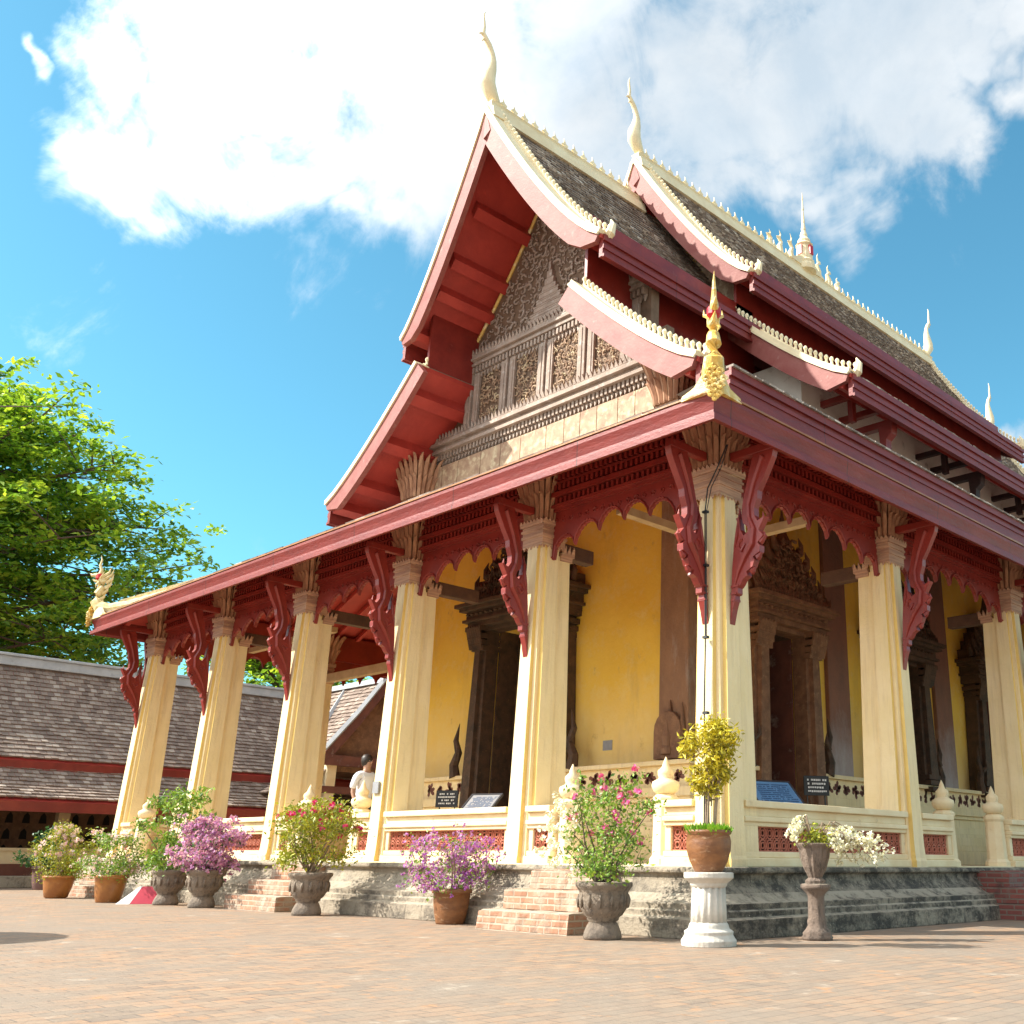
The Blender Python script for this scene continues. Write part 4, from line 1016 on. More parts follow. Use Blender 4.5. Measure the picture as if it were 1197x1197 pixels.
def lectern(loc, rz, label, mat, w=.75, d=.62, z=1.02, sd=1, tm='signblue'):
    e=tag(empty('lectern_board',loc,rz),label,'information board','tilted reading boards on the terrace')
    T=Matrix.Translation(Vector((0,0,z)))@Matrix.Rotation(R(-52),4,'X')
    m=MB(); m.box(-w/2,w/2,-.015,.0,-d/2,d/2); m.xf(T); m.build('board_face',mat,e)
    f=MB(); 
    for (a,b,c,d_) in ((-w/2-.03,-w/2,-d/2-.03,d/2+.03),(w/2,w/2+.03,-d/2-.03,d/2+.03),(-w/2,w/2,-d/2-.03,-d/2),(-w/2,w/2,d/2,d/2+.03)): f.box(a,b,-.025,.02,c,d_)
    f.box(-w/2,w/2,.001,.018,-d/2,d/2)
    f.xf(T); f.build('frame',M['metal'],e)
    t=MB(); textrows(t,-w/2+.04,w/2-.04,-d/2+.04,d/2-.05,11,-.016,.022,sd); t.xf(T); t.build('lettering',M[tm],e)
    s=MB(); s.tube([(0,.05,0),(0,.05,z-.08)],.03,8); s.box(-.2,.2,-.12,.22,0,.025); s.build('stand',M['metal'],e)
lectern((-1.15,2.65,.715),math.radians(68),'pale blue tilted reading board just behind the side balustrade by the corner column',M['blueboard'],.72,.62,.93,4)
lectern((-6.55,1.6,.715),math.radians(20),'dark grey tilted reading board between the second and third front columns',M['greymet'],.55,.42,.93,8)
# ------------------------------------------------------------------ red and white box sign
e=tag(empty('floor_sign',(-11.42,-1.72,0),1.0),'small red and white wedge-shaped sign standing on the paving between pots','sign')
m=MB(); m.prism([(-.14,-.18,0),(.28,-.18,0),(.22,.0,.27),(-.02,.0,.27)],(0,.25,0)); m.build('sign_body',M['signred'],e,bevel=.006)
m=MB(); m.prism([(-.36,-.16,0),(-.142,-.181,0),(-.022,-.001,.27),(-.06,.01,.27)],(0,.2,0)); m.build('white_side',M['signtext'],e)
t=MB(); textrows(t,-.02,.18,.06,.18,2,0,.022,9); t.xf(Matrix.Translation(Vector((.02,-.178,0)))@Matrix.Rotation(R(-34),4,'X')); t.build('lettering',M['signtext'],e)

# ------------------------------------------------------------------ plants in pots
def leafquad(m, c, s, n, w=.5, rnd=None, cup=0):
    n=n.normalized(); a=n.cross(Vector((random.uniform(-1,1),random.uniform(-1,1),random.uniform(-1,1))))
    if a.length<1e-3: a=Vector((1,0,0))
    a.normalize(); b=n.cross(a)
    m.add([c-a*s*.5,c+b*s*w*.5-a*s*.05+n*s*cup,c+a*s*.5,c-b*s*w*.5-a*s*.05+n*s*cup],[(0,1,2,3)],0,rnd)
def rdir(zb=0):
    v=Vector((random.gauss(0,1),random.gauss(0,1),random.gauss(0,1)+zb)); return v.normalized()
POTS={
 'bowl':[(.16,0),(.20,.02),(.235,.15),(.26,.28),(.275,.35),(.29,.355),(.295,.39),(.27,.40),(.25,.39),(.25,.34)],
 'tub':[(.17,0),(.18,.02),(.205,.12),(.225,.24),(.235,.36),(.255,.365),(.255,.41),(.235,.415),(.215,.40),(.21,.36)],
 'urn':[(.19,0),(.20,.03),(.19,.07),(.165,.13),(.14,.17),(.165,.185),(.165,.205),(.20,.23),(.25,.31),(.265,.39),(.255,.45),(.275,.48),(.30,.51),(.30,.545),(.27,.55),(.25,.53),(.24,.48)],
 'jar':[(.13,0),(.14,.015),(.185,.10),(.215,.20),(.22,.28),(.205,.34),(.225,.355),(.225,.38),(.20,.385),(.185,.35)],
 'flute':[(.10,0),(.105,.03),(.07,.06),(.085,.09),(.12,.16),(.15,.26),(.165,.35),(.185,.38),(.19,.40),(.165,.405),(.15,.37)]}
def pot(kind, mat, e, s=1.0, z=0, relief=False):
    pr=[(r*s,zz*s) for r,zz in POTS[kind]]; m=MB()
    m.lathe(pr,(0,0,z),32 if kind=='flute' else 24,rib=(12,.05) if kind=='flute' else ((10,.012) if kind=='urn' else None)); 
    if kind=='urn':
        for k in range(14):
            a=k*2*math.pi/14; c=Vector((math.cos(a)*.262*s,math.sin(a)*.262*s,z+.37*s))
            m.tube([c+Vector((0,0,-.07*s)),c+Vector((math.cos(a)*.004,math.sin(a)*.004,.01)),c+Vector((0,0,.06*s))],[.008*s,random.uniform(.018,.03)*s,.008*s],5)
    p_=m.build('pot',mat,e,smooth=kind!='flute')
    if kind!='flute':
        pass
    q=MB(); rr=pr[-1][0]*.98; q.lathe([(rr,pr[-1][1]-.02),(rr*.6,pr[-1][1]+.0),(.01,pr[-1][1]+.01)],(0,0,z),16); q.build('soil',M['soil'],e)
    return z+pr[-1][1]
def branches(m, z0, tips, r0=.02, sag=0):
    for t in tips:
        t=Vector(t); b=Vector((random.uniform(-.05,.05),random.uniform(-.05,.05),z0-.02)); mid=b.lerp(t,.5)+Vector((random.uniform(-.06,.06),random.uniform(-.06,.06),random.uniform(-.02,.06)))
        m.tube([b,b.lerp(mid,.5)+Vector((random.uniform(-.02,.02),random.uniform(-.02,.02),.0)),mid,t],[r0,r0*.7,r0*.5,r0*.2],5)
def shrub(e, z0, R_, H, nclump, leaf, flower, nleaf, nfl, lsize=.05, fsize=.05, low=.1, flowertop=True, spread=1.0, off=(0,0), stemm='stem', crad=.14, fcl=6):
    """ragged crown of clumps at twig ends"""
    tips=[]
    for k in range(nclump):
        a=random.uniform(0,6.28); u=random.random()**.6; h=low+(1-low)*random.random()
        rr=R_*u*math.sqrt(max(.1,1-((h-.55)/.62)**2)); rr*=random.uniform(.8,1.12)
        tips.append(Vector((rr*math.cos(a)+off[0],rr*math.sin(a)+off[1],z0+H*h)))
    st=MB(); branches(st,z0,random.sample(tips,min(len(tips),15)),.018); 
    for t in tips: st.tube([t+Vector((0,0,-.08)),t+rdir(.5)*.05,t+rdir(.8)*.10],[.005,.004,.002],3)
    st.build('stems',M[stemm],e)
    if nleaf:
        lf=MB()
        for i in range(nleaf):
            t=random.choice(tips); p_=t+Vector((random.gauss(0,crad*.55),random.gauss(0,crad*.55),random.gauss(0,crad*.45)))
            leafquad(lf,p_,lsize*random.uniform(.6,1.25),rdir(.7),.5,None,random.uniform(-.15,.15))
        lf.build('foliage',M[leaf],e)
    if nfl:
        fm=MB(); ft=sorted(tips,key=lambda t:-t.z*(1 if flowertop else 0)+random.uniform(0,.25))[:max(3,int(len(tips)*(.55 if flowertop else 1)))]
        n=nfl//fcl
        for i in range(n):
            t=random.choice(ft); c=t+Vector((random.gauss(0,crad*.55),random.gauss(0,crad*.55),random.gauss(.02,crad*.45)))
            for k in range(fcl): leafquad(fm,c+rdir()*fsize*.5,fsize*random.uniform(.7,1.1),rdir(.3),.75,None,.1)
        fm.build('flowers',M[flower],e)
def plant(loc, label, cat='potted plant', rz=0): return tag(empty('potted_plant',loc,rz),label,cat,'potted plants around the temple')
G='potted plants lined up along the temple plinth'
random.seed(11)
# 1 far-left small dark plant in mauve pot near the long building
e=plant((-20.4,-.35,0),'dark leafy plant in a dull mauve pot, farthest left against the long low building')
z=pot('tub',M['mauvepot'],e,1.25); shrub(e,z,.62,.85,30,'darkleaf','pinkfl',1700,0,.11,.05)
# 2
e=plant((-14.75,-1.95,0),'yellow-green bush with pale pink blossom in an orange glazed bowl at the left end')
z=pot('bowl',M['orangepot'],e,1.0); shrub(e,z,.62,.92,60,'yelleaf','pinkfl',3600,420,.055,.075,low=.02,fcl=10)
# 3
e=plant((-12.25,-1.95,0),'low pale green bush with whitish flowers in a brown glazed tub beside the orange bowl')
z=pot('tub',M['orangepot'],e,1.08); shrub(e,z,.66,.66,60,'greenleaf','pinkfl',3000,900,.055,.045,low=.0,flowertop=False)
e=plant((-11.9,-1.15,0),'small yellowish plant in an orange pot mostly hidden behind the brown tub')
z=pot('tub',M['orangepot'],e,.9); shrub(e,z,.35,.42,20,'yelleaf','pinkfl',700,60,.055,.045,low=.0)
# 4
e=plant((-10.68,-1.62,0),'tall leafy green bush in a grey stone urn beside the small red sign')
z=pot('urn',M['urnstone'],e,1.0); shrub(e,z,.58,1.35,60,'greenleaf','whitefl',2600,0,.085,.05,low=.02)
# 5
e=plant((-9.4,-1.6,0),'dense mauve bougainvillea bush in a stone urn beside the stairs')
z=pot('urn',M['urnstone'],e,1.02); shrub(e,z,.56,.80,60,'darkleaf','purple',900,5600,.05,.055,low=.05,flowertop=False)
# 6
e=plant((-6.3,-1.52,0),'sparse yellow-green bush with crimson blossoms in a dark grey urn before the third column')
z=pot('urn',M['urnstone'],e,1.02); shrub(e,z,.58,.98,70,'yelleaf','redfl',5200,420,.060,.06,low=.20,fcl=10,crad=.15)
# 7
e=plant((-3.36,-1.22,0),'violet flowering shrub in a round terracotta tub against the plinth')
z=pot('tub',M['terracotta'],e,.98); shrub(e,z,.60,.66,60,'greenleaf','violet',1300,3800,.05,.042,low=.02,flowertop=False,off=(-.08,0))
# 8
e=plant((-.22,-1.62,0),'open twiggy bush with magenta and white flowers in a grey urn by the front steps')
z=pot('urn',M['urnstone'],e,1.0); shrub(e,z,.50,1.12,75,'greenleaf','magenta',2500,300,.058,.06,low=.14,fcl=11,stemm='bark',crad=.13)
w_=MB()
for i in range(48):
    c=Vector((-.36+random.gauss(0,.11),-.34+random.gauss(0,.10),z+.60+random.gauss(0,.22)))
    for k in range(9): leafquad(w_,c+rdir()*.03,.045,rdir(.3),.8,None,.1)
w_.build('white_flowers',M['whitefl'],e)
# 9 corner pedestal + jar + topiary
e=tag(empty('pedestal',(1.07,-1.45,0)),'white fluted stone pedestal at the plinth corner carrying a brown jar','pedestal','stone pedestals')
m=MB(); m.lathe([(.265,0),(.27,.05),(.25,.075),(.235,.10),(.24,.13),(.20,.155),(.19,.19),(.175,.21)],n=32); m.build('pedestal_base',M['pedstone'],e,bevel=.006); m=MB(); m.lathe([(.165,.52),(.18,.54),(.185,.56),(.235,.60),(.245,.61),(.245,.655),(.23,.66)],n=32); m.build('pedestal_cap',M['pedstone'],e,smooth=False,bevel=.006)
m=MB(); m.lathe([(.170,.20),(.165,.35),(.158,.53)],n=64,rib=(16,.055)); m.build('fluted_shaft',M['pedstone'],e,smooth=True)
e=tag(empty('potted_plant',(1.07,-1.45,.66)),'yellow croton topiary on bare stems in a brown jar on the white pedestal','potted plant','potted plants around the temple')
z=pot('jar',M['terracotta'],e,1.02)
st=MB(); tips=[]
for k in range(48):
    a=random.uniform(0,6.28); u=random.random()**.5; h=random.random()
    rr=.31*u*math.sqrt(max(.12,1-(2*h-1.15)**2)); rr*=.9; tips.append(Vector((.03+rr*math.cos(a)+.14*(h-.5),rr*math.sin(a),z+.42+.64*h)))
for k in range(5):
    x=random.uniform(-.05,.05); y=random.uniform(-.04,.04); st.tube([(x,y,z-.02),(x*1.4+.01,y,z+.25),(x*1.8+.03,y*1.5,z+.55),(x*2.6+.05,y*2,z+.8)],[.014,.011,.009,.005],6)
for t in tips: st.tube([(t.x*.3+.02,t.y*.3,t.z-.16),t],[.005,.003],4)
st.build('stems',M['stem'],e)
lf=MB()
for i in range(3600):
    t=random.choice(tips); leafquad(lf,t+Vector((random.gauss(0,.05),random.gauss(0,.05),random.gauss(0,.045))),random.uniform(.04,.085),rdir(.5),.35,None,.1)
lf.build('foliage',M['crotonleaf'],e)
gb=MB()
for i in range(520):
    a=random.uniform(0,6.28); r_=random.uniform(.03,.215); c=Vector((r_*math.cos(a),r_*math.sin(a),z-.01)); d=Vector((math.cos(a)*.5+random.gauss(0,.3),math.sin(a)*.5+random.gauss(0,.3),1)).normalized()*random.uniform(.07,.13)
    s=Vector((-d.y,d.x,0)); s=s.normalized()*.011 if s.length>1e-3 else Vector((.009,0,0)); gb.add([c-s,c+s,c+d*.6+s,c+d,c+d*.6-s],[(0,1,2,3,4)])
gb.build('succulent_fringe',M['grassleaf'],e)
# 10 second pedestal + fluted urn + white bougainvillea
e=tag(empty('pedestal',(1.34,-.02,0)),'slim brown-grey stone pedestal in front of the side plinth carrying a fluted urn','pedestal','stone pedestals')
m=MB(); m.lathe([(.15,0),(.16,.03),(.145,.05),(.15,.07),(.12,.10),(.095,.14),(.10,.18),(.088,.22),(.085,.42),(.10,.45),(.14,.49),(.155,.505),(.155,.54),(.13,.545)],n=24,rib=(8,.04)); m.build('shaft',M['pedbrown'],e,smooth=True)
e=tag(empty('potted_plant',(1.34,-.02,.545)),'white bougainvillea spilling sideways from a fluted brown urn on the slim pedestal','potted plant','potted plants around the temple')
z=pot('flute',M['pedbrown'],e,1.0)
st=MB(); fl_=MB(); lf=MB()
dirv=Vector((.742,.67,0))
for k in range(30):
    L=random.uniform(.25,.88) if k>5 else -random.uniform(.15,.30); up=random.uniform(.08,.26) if L>0 else random.uniform(.12,.34)
    side=Vector((-.67,.742,0))*random.uniform(-.22,.22); dr=random.uniform(.0,.24) if L>0 else 0
    p0=Vector((0,0,z)); p1=dirv*L*.35+Vector((0,0,z+up))+side*.4; p2=dirv*L*.75+Vector((0,0,z+up*.8-dr*.4))+side*.8; p3=dirv*L+Vector((0,0,z+up*.3-dr))+side
    st.tube([p0,p1,p2,p3],[.010,.008,.005,.002],5)
    for q in range(17):
        t=random.uniform(.25,1); c=(p1.lerp(p2,(t-.0)/.6) if t<.6 else p2.lerp(p3,(t-.6)/.4))+rdir()*random.uniform(0,.05)
        for j in range(5): leafquad(fl_,c+rdir()*.018,.036,rdir(.3),.85,None,.15)
for i in range(420):
    c=Vector((random.gauss(.03,.09),random.gauss(.03,.09),z+abs(random.gauss(.08,.06)))); leafquad(lf,c,.05,rdir(.6),.5)
st.build('stems',M['stem'],e); fl_.build('flowers',M['whitefl'],e); lf.build('foliage',M['yelleaf'],e)

# ------------------------------------------------------------------ long cloister building at the left
CXW=-22.0
clo=tag(empty('cloister_building',(CXW,0,0)),'long low cloister with two tiers of grey-brown tiled roof behind the left columns','building')
def cl(m,name,mat,par=clo,**k): 
    m.xf(Matrix.Translation(Vector((-CXW,0,0)))); return m.build(name,mat,par,**k)
Y0,Y1=-34,60
m=MB(); m.box(CXW-.9,CXW-.2,Y0,Y1,0,.27); cl(m,'foundation',M['plinthF'],bevel=.02)
m=MB(); m.box(CXW-5,CXW-.9,Y0,Y1,0,.55); cl(m,'floor',M['maroon'])
m=MB(); m.box(CXW-1.25,CXW-.95,Y0,Y1,.55,.86); m.box(CXW-1.3,CXW-.88,Y0,Y1,.86,.93); cl(m,'low_wall',M['rail'])
# inner wall, with flat black plates painted in as the shade of small niches
m=MB(); m.box(CXW-3.6,CXW-3.4,Y0,Y1,.5,3.2); ww=cl(m,'inner_wall',M['brownc'])
nb=MB(); y=-10
while y<16:
    for r_ in range(4):
        z0=.75+r_*.42; nb.prism([(CXW-3.4,y-.1,z0),(CXW-3.4,y+.1,z0),(CXW-3.4,y+.07,z0+.2),(CXW-3.4,y,z0+.28),(CXW-3.4,y-.07,z0+.2)],(.012,0,0))
    y+=.42
cl(nb,'niche_shade',M['black'],clo)
y=-12.1
pc=None
while y<22:
    m=MB(); m.box(-.14,.14,-.14,.14,.55,2.2); m.box(-.18,.18,-.18,.18,.93,1.0); m.box(-.2,.2,-.2,.2,1.95,2.2)
    if pc is None: pc=m.build('cloister_post',M['tanbeam'],clo,bevel=.01); o=pc
    else: o=pc.copy(); C.objects.link(o); o.parent=clo
    o.location=(-1.1,y,0); y+=2.55
pl=lambda d,s,z:(CXW+d,s,z)
m=MB(); tiled(m,[(-1.35,2.98),(-.7,2.45),(.05,2.06)],-14,26,pl,.17,.17,.03); cl(m,'lower_roof_tiles',M['tileC'])
m=MB(); tiled(m,[(-4,5.95),(-2.8,4.55),(-1.2,3.12)],-14,26,pl,.17,.17,.03); cl(m,'upper_roof_tiles',M['tileC'])
m=MB(); m.prism([(CXW-4,Y0,5.90),(CXW-2.8,Y0,4.5),(CXW-1.22,Y0,3.07),(CXW-1.3,Y0,2.92),(CXW-2.8,Y0,4.3),(CXW-4,Y0,5.7)],(0,Y1-Y0,0)); m.prism([(CXW-4,Y0,5.93),(CXW-6.8,Y0,3.1),(CXW-6.8,Y0,2.9),(CXW-4,Y0,5.7)],(0,Y1-Y0,0))
m.prism([(CXW-1.35,Y0,2.93),(CXW-.7,Y0,2.40),(CXW+.0,Y0,2.01),(CXW-.02,Y0,1.93),(CXW-.7,Y0,2.28),(CXW-1.35,Y0,2.75)],(0,Y1-Y0,0)); m.box(CXW-6.9,CXW-6.6,Y0,Y1,0,3.0); cl(m,'roof_deck',M['redsoff'])
m=MB(); m.box(CXW-.03,CXW+.05,Y0,Y1,1.78,2.03); m.box(CXW-1.34,CXW-1.2,Y0,Y1,2.86,3.08); cl(m,'eave_board',M['red'])
m=MB(); m.box(CXW-4.2,CXW-3.8,Y0,Y1,5.86,6.12); m.box(CXW-4.26,CXW-3.74,Y0,Y1,6.12,6.2); cl(m,'ridge_cap',M['ridgegrey'],bevel=.02)
# gate pavilion
gp=tag(empty('gate_pavilion',(-21,8.5,0)),'small tiled gate pavilion with a pale-edged gable, seen between the third and fourth columns','pavilion')
def gpb(m,name,mat,**k): m.xf(Matrix.Translation(Vector((21,-8.5,0)))); return m.build(name,mat,gp,**k)
for s in (-1,1):
    pl=lambda d,t,z,s=s:(t,8.5+s*d,z)
    m=MB(); tiled(m,[(0,6.0),(.85,4.85),(1.75,3.75)],-25.5,-20.9,pl,.17,.17,.03); gpb(m,'roof_tiles',M['tileC'])
    m=MB(); m.prism([(-20.95,8.5,6.0),(-20.95,8.5+s*.85,4.85),(-20.95,8.5+s*1.8,3.72),(-20.95,8.5+s*1.62,3.52),(-20.95,8.5+s*.7,4.65),(-20.95,8.5,5.6)],(.12,0,0)); gpb(m,'gable_board',M['maroon'])
    m=MB(); m.tube([(-20.86,8.5,6.12),(-20.86,8.5+s*.85,4.96),(-20.86,8.5+s*1.8,3.82)],.09,4); m.tube([(-23.2,8.5,6.0),(-22.6,8.5+s*.85,4.96),(-21.9,8.5+s*1.8,3.88)],.08,4); gpb(m,'roof_edge',M['ridgegrey'])
    m=MB(); tiled(m,[(1.5,3.3),(2.7,2.55)],-25.5,-20.9,pl,.17,.17,.03); gpb(m,'lower_roof_tiles',M['tileC'])
    m=MB(); m.box(-21.3,-20.85,8.5+s*1.5-.15,8.5+s*1.5+.15,0,3.5); gpb(m,'pier',M['rail'])
m=MB(); m.box(-25,-21.05,6.85,10.15,3.2,3.4); m.prism([(-21.2,8.5,5.8),(-21.2,6.9,3.65),(-21.2,10.1,3.65)],(.1,0,0)); gpb(m,'gable_wall',M['brownc'])
m=MB(); m.box(-20.95,-20.8,6.6,10.4,3.35,3.65); m.box(-20.98,-20.84,6.2,10.8,2.55,2.75); gpb(m,'eave_board',M['maroon'])
m=MB(); m.box(-25.2,-20.8,8.38,8.62,6.0,6.16); gpb(m,'ridge_cap',M['ridgegrey'])

# ------------------------------------------------------------------ trees
def tree(loc, label, layers, nleaf, lsize, H, seed):
    random.seed(seed); e=tag(empty('broadleaf_tree',loc),label,'tree','trees behind the cloister')
    tk=MB(); tk.tube([(0,0,-.2),(.1,.05,H*.25),(-.1,.1,H*.5),(.1,0,H*.8),(0,0,H*.97)],[.55,.42,.32,.18,.06],10)
    tips=[]
    for (hz,rad,n,droop) in layers:
        for k in range(n):
            a=k*2*math.pi/n+random.uniform(-.35,.35); L=rad*random.uniform(.72,1.1); z0=hz-rad*.14
            p0=Vector((0,0,z0-1.0)); p1=Vector((math.cos(a)*L*.45,math.sin(a)*L*.45,z0+random.uniform(-.2,.5))); p2=Vector((math.cos(a+.1)*L,math.sin(a+.1)*L,hz+random.uniform(-.5,.7)-droop))
            tk.tube([p0,p1,p1.lerp(p2,.85)],[.16,.09,.02],6)
            nt=int(7+L*1.9)
            for q in range(nt):
                t=random.uniform(.15,1.0)**.75; c=(p0.lerp(p1,t/.45) if t<.45 else p1.lerp(p2,(t-.45)/.55)); sp_=.35+L*.16*t
                tip=c+Vector((random.gauss(0,sp_),random.gauss(0,sp_),random.gauss(.25,.35)))
                tips.append((tip,random.uniform(.35,.75))); 
                if q%2==0: tk.tube([c,c.lerp(tip,.6)+Vector((0,0,.05)),tip],[.04,.025,.01],4)
    tk.build('trunk',M['bark'],e)
    cr=MB(); tw=sum(s for _,s in tips)
    for tip,s in tips:
        n=int(nleaf*s/tw); base=random.uniform(-.22,.22)
        for i in range(n):
            d=Vector((random.gauss(0,s*.62),random.gauss(0,s*.62),random.gauss(0,s*.24)))
            leafquad(cr,tip+d,lsize*random.uniform(.55,1.25),Vector((random.gauss(0,.5),random.gauss(0,.5),1)),.55,min(1,max(0,.45+base+random.gauss(0,.22))),random.uniform(-.1,.2))
    cr.build('crown',M['treeleaf'],e); return e
tree((-40,-1.5,0),'large spreading bright green tree with layered branches rising behind the left cloister roof',
     [(18.4,3.2,10,0),(17.3,5.4,13,.1),(16.0,7.0,15,.2),(14.8,9.0,18,.3),(13.4,8.6,18,.4),(11.9,8.8,18,.6),(10.4,9.0,18,.8),(8.9,9.0,18,.9),(7.2,8.4,14,1.0)],150000,.31,18.8,5)
tree((-44,17,0),'lower green tree seen through the porch between the left columns',
     [(12.2,3.4,8,.1),(10.8,5,10,.3),(9.0,5.6,12,.5),(7.2,5.4,12,.7)],16000,.36,12.5,9)
tree((-40,32,0),'green tree far behind, visible in the gap beside the gate pavilion gable',
     [(13,4,8,.1),(11.0,5.4,10,.3),(9.0,5.8,11,.5)],9000,.40,13.4,12)

# ------------------------------------------------------------------ person on the terrace
def person(loc, rz):
    e=tag(empty('person',loc,rz),'person in a white shirt and dark trousers standing on the terrace behind the third column','person')
    def skin(name, V, E, Rr, mat, par, sub=2, root=0):
        me=bpy.data.meshes.new(name); me.from_pydata([tuple(v) for v in V],E,[]); me.materials.append(mat)
        o=bpy.data.objects.new(name,me); C.objects.link(o); o.parent=par
        s=o.modifiers.new('skin','SKIN'); s.use_smooth_shade=True
        for i,r in enumerate(Rr): me.skin_vertices[0].data[i].radius=(r[0],r[1]) if isinstance(r,tuple) else (r,r)
        me.skin_vertices[0].data[root].use_root=True
        b=o.modifiers.new('sub','SUBSURF'); b.levels=sub; b.render_levels=sub
        return o
    V=[(0,0,.95),(0,0,1.12),(0,0,1.32),(0,0,1.43),(0,-.01,1.50),(0,-.01,1.60),(0,-.005,1.68),
       (.10,0,.88),(.11,-.02,.48),(.11,.02,.08),(.12,-.14,.03),(-.10,0,.88),(-.11,.02,.48),(-.11,.03,.08),(-.12,-.13,.03),
       (.19,0,1.40),(.24,.02,1.12),(.21,-.12,.90),(.20,-.19,.84),(-.19,0,1.40),(-.24,.02,1.12),(-.22,-.10,.88),(-.21,-.16,.81)]
    E=[(0,1),(1,2),(2,3),(3,4),(4,5),(5,6),(0,7),(7,8),(8,9),(9,10),(0,11),(11,12),(12,13),(13,14),(3,15),(15,16),(16,17),(17,18),(3,19),(19,20),(20,21),(21,22)]
    Rr=[(.15,.10),(.13,.09),(.16,.10),(.11,.08),.05,(.075,.09),(.07,.085),.085,.058,.042,.035,.085,.058,.042,.035,.05,.04,.03,.025,.05,.04,.03,.025]
    skin('body',V,E,Rr,M['skin'],e)
    fing=[]
    for s in (1,-1):
        b=Vector((.20*s,-.20 if s>0 else -.17,.82 if s>0 else .79)); FV=[b]; FE=[]; FR=[.022]
        for k in range(4):
            o_=Vector(((k-1.5)*.018*s,-.02,-.04)); i0=len(FV); L=(.06,.075,.07,.055)[k]
            FV+= [b+o_,b+o_+Vector((0,-.01,-L*.5)),b+o_+Vector((0,.005,-L))]; FE+= [(0,i0),(i0,i0+1),(i0+1,i0+2)]; FR+= [.011,.009,.008]
        i0=len(FV); FV+= [b+Vector((-.03*s,-.03,-.02)),b+Vector((-.04*s,-.045,-.05))]; FE+= [(0,i0),(i0,i0+1)]; FR+= [.012,.009]
        skin('hand',FV,FE,FR,M['skin'],e,1)
    skin('shirt',[(0,0,.90),(0,0,1.10),(0,0,1.32),(0,0,1.43),(.20,0,1.40),(.26,.02,1.16),(-.20,0,1.40),(-.26,.02,1.16)],[(0,1),(1,2),(2,3),(3,4),(4,5),(3,6),(6,7)],[(.18,.13),(.165,.12),(.18,.125),(.11,.09),.07,.062,.07,.062],M['shirt'],e)
    skin('trousers',[(0,0,.96),(.10,0,.86),(.11,-.02,.48),(.11,.02,.10),(-.10,0,.86),(-.11,.02,.48),(-.11,.03,.10)],[(0,1),(1,2),(2,3),(0,4),(4,5),(5,6)],[(.16,.12),.10,.075,.065,.10,.075,.065],M['trouser'],e)
    m=MB(); m.lathe([(.03,-.10),(.085,-.07),(.102,0),(.098,.06),(.07,.105),(.01,.125)],(0,.018,1.66),16); m.build('hair',M['hair'],e,smooth=True)
    m=MB(); m.tube([(0,-.085,1.655),(0,-.115,1.63),(0,-.10,1.615)],[.008,.014,.012],6); m.tube([(.03,-.09,1.66),(.03,-.096,1.66)],[.011,.004],6); m.tube([(-.03,-.09,1.66),(-.03,-.096,1.66)],[.011,.004],6); m.tube([(-.025,-.088,1.585),(0,-.097,1.583),(.025,-.088,1.585)],[.004,.007,.004],5); m.build('face_features',M['skin'],e)
    return e
PERSON=(-8.62,.62,.715)
person(PERSON,math.radians(100))
# parasol just outside the frame that throws the oval shadow on the paving
par=tag(empty('parasol',(-6.1,-8.25,0)),'round cream parasol standing on the paving off to the left','parasol')
m=MB(); m.lathe([(1.05,2.15),(1.0,2.22),(.5,2.42),(.03,2.55)],n=16); m.build('canopy',M['cream'],par)
m=MB(); m.tube([(0,0,0),(0,0,2.5)],.022,8); m.build('pole',M['metal'],par)
m=MB(); m.lathe([(.25,0),(.25,.05),(.06,.1),(.04,.3)],n=16); m.build('base',M['metal'],par)

# ------------------------------------------------------------------ light
SUN_EL=R(40.5); sd=Vector((-.66,-.75,0)).normalized()
S=Vector((sd.x*math.cos(SUN_EL),sd.y*math.cos(SUN_EL),math.sin(SUN_EL)))
ld=bpy.data.lights.new('sun','SUN'); ld.energy=4.9; ld.angle=R(.53); ld.color=(1,.945,.84)
lo=bpy.data.objects.new('sun',ld); C.objects.link(lo); lo.rotation_euler=S.to_track_quat('Z','Y').to_euler(); lo.location=(0,0,40)
w=bpy.data.worlds.new('World'); sc.world=w; w.use_nodes=True; nt=w.node_tree; N=nt.nodes; Lk=nt.links
bg=N['Background']; bg.inputs['Strength'].default_value=.116
sky=N.new('ShaderNodeTexSky'); sky.sky_type='NISHITA'; sky.sun_disc=False; sky.sun_elevation=SUN_EL
sky.sun_rotation=math.atan2(sd.x,sd.y); sky.air_density=1.0; sky.dust_density=.6; sky.ozone_density=1.5
tc=N.new('ShaderNodeTexCoord')
def nmath(op,a,b=None,c=None,clamp=False):
    m=N.new('ShaderNodeMath'); m.operation=op; m.use_clamp=clamp
    for i,v in enumerate((a,b,c)):
        if v is None: continue
        if isinstance(v,(int,float)): m.inputs[i].default_value=v
        else: Lk.new(v,m.inputs[i])
    return m.outputs[0]
blobs=[(140,20,75),(155,110,80),(190,170,80),(285,160,100),(370,165,90),(430,235,42),(330,50,170),(497,235,52),(520,90,200),(700,110,220),(860,120,190),(900,205,110),(940,262,50),(1000,90,170),(1075,140,95),(1120,40,60),(1190,90,60),(1180,10,80),(30,32,24),(1210,520,50),(1170,535,30),(372,618,18),(430,-170,360),(900,-190,420)]
wn=N.new('ShaderNodeTexNoise'); wn.inputs['Scale'].default_value=6; wn.inputs['Detail'].default_value=5; Lk.new(tc.outputs['Generated'],wn.inputs['Vector'])
w1=N.new('ShaderNodeVectorMath'); w1.operation='SUBTRACT'; Lk.new(wn.outputs['Color'],w1.inputs[0]); w1.inputs[1].default_value=(.5,.5,.5)
